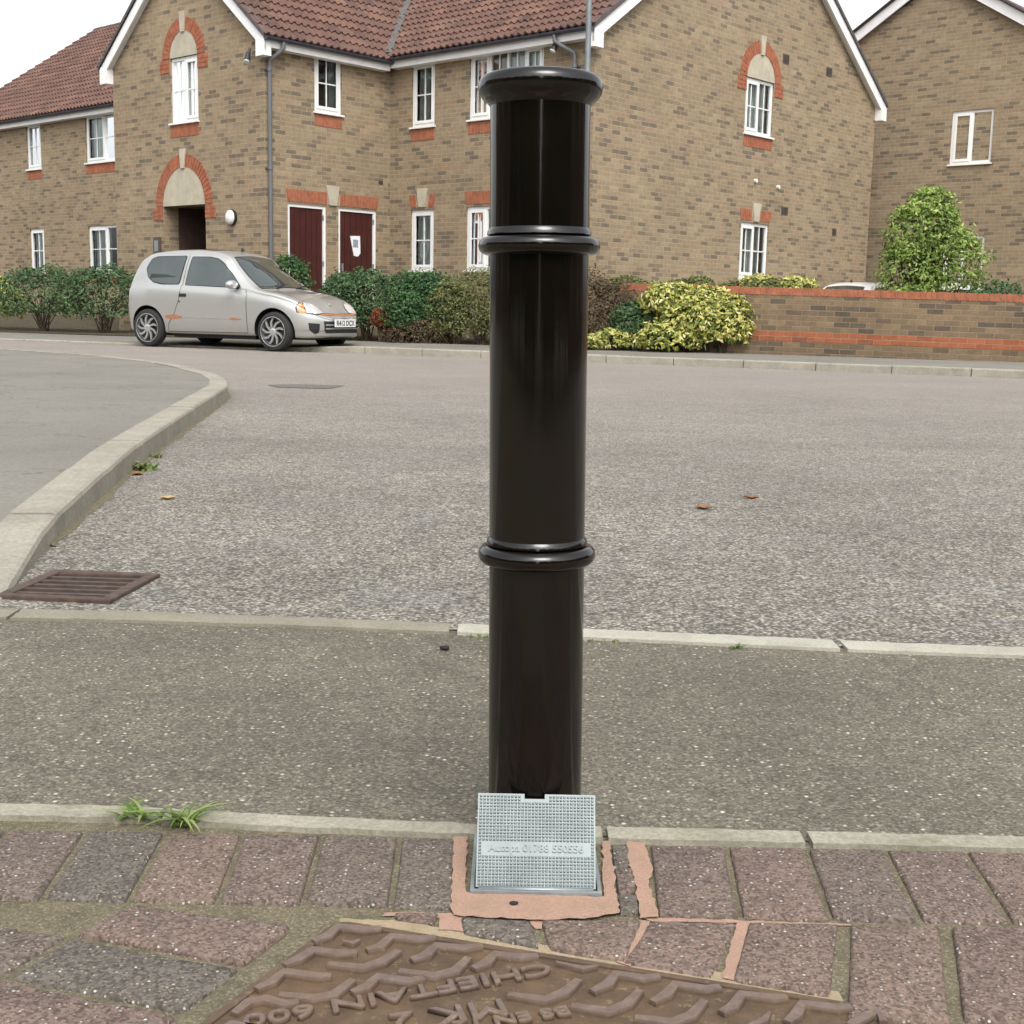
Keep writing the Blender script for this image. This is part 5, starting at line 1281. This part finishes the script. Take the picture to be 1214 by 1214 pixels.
shrub('shrub', 'brownish twiggy shrub just right of the bollard', 'shrub', (1.05, 19.66, .11), [(0, 0, .54, .58, .36, .6), (.5, -.14, .48, .5, .3, .54)], 11000, .04, M['leaf_brown'], 15)
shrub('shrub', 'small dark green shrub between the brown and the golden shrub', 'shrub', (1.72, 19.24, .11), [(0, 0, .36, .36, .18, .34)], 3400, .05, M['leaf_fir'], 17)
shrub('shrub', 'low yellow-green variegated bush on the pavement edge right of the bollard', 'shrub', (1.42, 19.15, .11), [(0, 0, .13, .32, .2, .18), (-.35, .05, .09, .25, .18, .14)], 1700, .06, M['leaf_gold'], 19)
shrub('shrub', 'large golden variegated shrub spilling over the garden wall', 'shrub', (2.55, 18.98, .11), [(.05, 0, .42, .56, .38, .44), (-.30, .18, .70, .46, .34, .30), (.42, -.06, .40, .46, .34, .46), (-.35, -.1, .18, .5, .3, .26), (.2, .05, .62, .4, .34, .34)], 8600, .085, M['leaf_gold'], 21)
tv = []
for i in range(10):
    tv.append((-1.9+i*.27, .42+.06*math.sin(i*2.1), .98+.05*math.sin(i*1.7), .26, .2, .12+.03*math.sin(i*3)))
iv = shrub('climbing_plant', 'low green and yellow foliage showing over the garden wall coping', 'plant', (W0.x-.3, W0.y+.05, .05), [(a*WD.x-b*WD.y, a*WD.y+b*WD.x, c_, rx, ry, rz) for a, b, c_, rx, ry, rz in tv], 6500, .06, M['leaf_olive'], 23, core=False)
MB().tube([(-1.6, 1.0, 0), (-1.4, .9, .6), (-.9, .7, .95), (1.6, -.1, .98)], .02, 6).tube([(-1.4, .9, .5), (-1.9, 1.05, .97)], .015, 6).build('stem', M['twig'], iv)
shrub('climbing_plant', 'yellow leaved tuft on top of the garden wall under the lower gable window', 'plant', (3.55, 19.25, .05), [(0, 0, 1.02, .36, .2, .17), (.5, -.15, 1.03, .3, .2, .14)], 1600, .07, M['leaf_gold'], 25)
for i, (x, y, hgt, rr_, lb_) in enumerate(((-9.5, -7.5, 5.2, 2.6, 'leftmost unseen dark evergreen added behind the photographer'), (-5.9, -8.2, 4.8, 2.6, 'second unseen dark evergreen from the left added behind the photographer'), (-2.3, -8.6, 5.0, 2.35, 'unseen dark evergreen added behind the photographer, left of the gap'),
        (2.5, -8.6, 4.8, 2.3, 'unseen dark evergreen added behind the photographer, right of the gap'), (6.3, -8.3, 5.3, 2.6, 'second unseen dark evergreen from the right added behind the photographer'), (10.2, -7.4, 4.9, 2.7, 'rightmost unseen dark evergreen added behind the photographer'),
        (-12.6, -4.7, 5.0, 2.9, 'unseen dark evergreen added left of the photographer beside the brick house'), (12.9, -4.6, 5.0, 2.9, 'unseen dark evergreen added right of the photographer beside the brick house'))):
    shrub('added_evergreen', lb_, 'tree', (x, y, -.1), [(0, 0, hgt*.32, rr_, rr_*.8, hgt*.36), (0, 0, hgt*.7, rr_*.8, rr_*.7, hgt*.34)], 7000, .34, M['leaf_green'], 60+i, 'unseen evergreens added for reflections')  # unseen trees, added so the glossy bollard reflects something dark
def tree(label, loc, blobs, n, size, mat, seed):
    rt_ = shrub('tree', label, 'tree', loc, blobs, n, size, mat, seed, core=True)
    mb = MB(); mb.tube([(0, 0, -.1), (.03, .02, .8), (-.05, 0, 1.6), (.02, .03, 2.4)], [.09, .075, .06, .03], 10).tube([(0, 0, 1.0), (.25, -.1, 1.5), (.45, -.15, 2.0)], [.05, .035, .015], 8).tube([(0, 0, .9), (-.25, .1, 1.4), (-.4, .1, 1.9)], [.05, .035, .015], 8)
    mb.build('trunk', M['twig'], rt_, smooth=True)
    return rt_
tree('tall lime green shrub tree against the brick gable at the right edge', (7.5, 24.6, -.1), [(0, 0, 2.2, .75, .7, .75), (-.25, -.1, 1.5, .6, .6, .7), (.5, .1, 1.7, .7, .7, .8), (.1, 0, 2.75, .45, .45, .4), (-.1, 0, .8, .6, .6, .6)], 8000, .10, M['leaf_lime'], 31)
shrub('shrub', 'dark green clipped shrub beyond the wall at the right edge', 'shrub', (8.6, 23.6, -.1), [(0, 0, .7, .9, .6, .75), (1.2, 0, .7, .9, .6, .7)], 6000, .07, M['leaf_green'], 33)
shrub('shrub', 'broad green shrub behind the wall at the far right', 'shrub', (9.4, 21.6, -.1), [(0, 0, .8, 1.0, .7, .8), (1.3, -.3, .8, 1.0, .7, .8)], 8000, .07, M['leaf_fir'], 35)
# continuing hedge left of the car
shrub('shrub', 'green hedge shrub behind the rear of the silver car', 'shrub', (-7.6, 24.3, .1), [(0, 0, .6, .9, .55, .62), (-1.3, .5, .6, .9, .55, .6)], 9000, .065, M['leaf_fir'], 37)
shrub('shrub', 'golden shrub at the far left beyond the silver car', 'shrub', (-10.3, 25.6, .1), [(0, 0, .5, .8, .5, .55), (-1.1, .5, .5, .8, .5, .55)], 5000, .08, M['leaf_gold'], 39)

# weeds
def tuft(label, loc, n, h, spread, seed, lean=1.0, wd=.0028, mat='grass', name='weed'):
    r = random.Random(seed); V = []; F_ = []; T = []
    for i in range(n):
        a = r.uniform(0, 2*PI); L = h*r.uniform(.5, 1.2); d = Vector((math.cos(a), math.sin(a), 0)); b = Vector((r.uniform(-1, 1)*spread, r.uniform(-1, 1)*spread*.5, 0)); sd_ = Vector((-d.y, d.x, 0)); w_ = wd*r.uniform(.6, 1.4)
        q = len(V); k = 5
        for j in range(k+1):
            t = j/k; p = b+d*(L*lean*t*t*.9+L*.15*t)+Vector((0, 0, L*(t-.62*t*t*lean*.9))); ww = w_*(1-t)**.6
            V += [p+sd_*ww, p-sd_*ww]
        F_ += [(q+2*j, q+2*j+1, q+2*j+3, q+2*j+2) for j in range(k)]; T += [r.random()]*k
    me = bpy.data.meshes.new(name); me.from_pydata([tuple(v) for v in V], [], F_); set_tone(me, T); me.update()
    o = link(name, me, M[mat], None, smooth=True); o.location = loc; return tag(o, label, 'weed')
tuft('sprawling bright green grass weed on the edging strip at the left', (-.428, 1.652, .001), 26, .050, .014, 1, 1.35)
tuft('tuft of green grass at the far left end of the edging strip', (-.50, 1.668, .001), 22, .040, .016, 2, 1.3)
tuft('green weed growing at the foot of the raised corner kerb', (-1.515, 5.30, .0), 40, .07, .05, 3, .9, .006)
tuft('small weed along the corner kerb foot further from the camera', (-1.60, 5.75, .0), 22, .05, .04, 4, .9, .005)
tuft('tiny yellow-green weed beside the pale edging strip', (.475, 2.643, -.002), 18, .016, .012, 5, 1.1, .002)
tuft('low mossy grass on the near side of the pale edging strip', (.20, 2.682, -.002), 26, .010, .035, 6, 1.0, .0018)
tuft('green moss tuft where the pale edging strip starts', (-.06, 2.696, -.002), 26, .012, .03, 8, 1.0, .0018)
# fallen leaves
M['dead_leaf'] = plain('dead_leaf', (.22, .10, .04), .7, nscale=40, amt=.4); M['dead_leaf_pale'] = plain('pale_dead_leaf', (.38, .27, .13), .7, nscale=40, amt=.4)
def dead_leaf(label, loc, L, Wd, rz, mat, curl=.06):
    V = []; F_ = []; n = 8
    for i in range(n+1):
        t = i/n; x = (t-.5)*L; ww = Wd*math.sin(PI*min(1, max(.02, t)))**.7/2; z = .004+curl*L*(t-.5)**2*1.5+.004*math.sin(t*9)
        V += [(x, -ww, z+.012*ww/Wd*2), (x, 0, z), (x, ww, z+.02*ww/Wd*2)]
    for i in range(n): a = i*3; F_ += [(a, a+1, a+4, a+3), (a+1, a+2, a+5, a+4)]
    me = bpy.data.meshes.new('fallen_leaf'); me.from_pydata(V, [], F_); me.update(); o = link('fallen_leaf', me, M[mat], None, smooth=True)
    o.location = loc; o.rotation_euler = (0, 0, rz); o.scale = (.85, .85, .6); return tag(o, label, 'leaf')
dead_leaf('curled pale brown leaf on the road near the left corner kerb', (-1.212, 4.53, 0), .075, .03, .5, 'dead_leaf_pale')
dead_leaf('rust brown fallen leaf on the road right of the bollard', (.677, 4.56, 0), .075, .045, .1, 'dead_leaf')
dead_leaf('thin fallen leaf on the road, further right than the rust brown leaf', (.895, 4.84, 0), .075, .022, -.2, 'dead_leaf', .1)
dead_leaf('orange brown leaf caught against the corner kerb at the left', (-1.50, 5.17, 0), .07, .05, 1.0, 'dead_leaf')
# small stones on the footway
for i, (x, y, s_, lb_) in enumerate(((-.131, 2.585, .008, 'small dark pebble on the footway left of the bollard'), (.012, 1.438, .004, 'small dark chip in the pink mortar in front of the socket'))):
    bm = bmesh.new(); bmesh.ops.create_icosphere(bm, subdivisions=2, radius=s_)
    for v in bm.verts: v.co *= 1+.35*noise.noise(v.co*200+Vector((i, 0, 0))); v.co.z *= .6; v.co.x *= 1.4
    me = bpy.data.meshes.new('pebble'); bm.to_mesh(me); bm.free(); o = link('pebble', me, M['dark'], None, smooth=True); o.location = (x, y, s_*.3); tag(o, lb_, 'pebble')
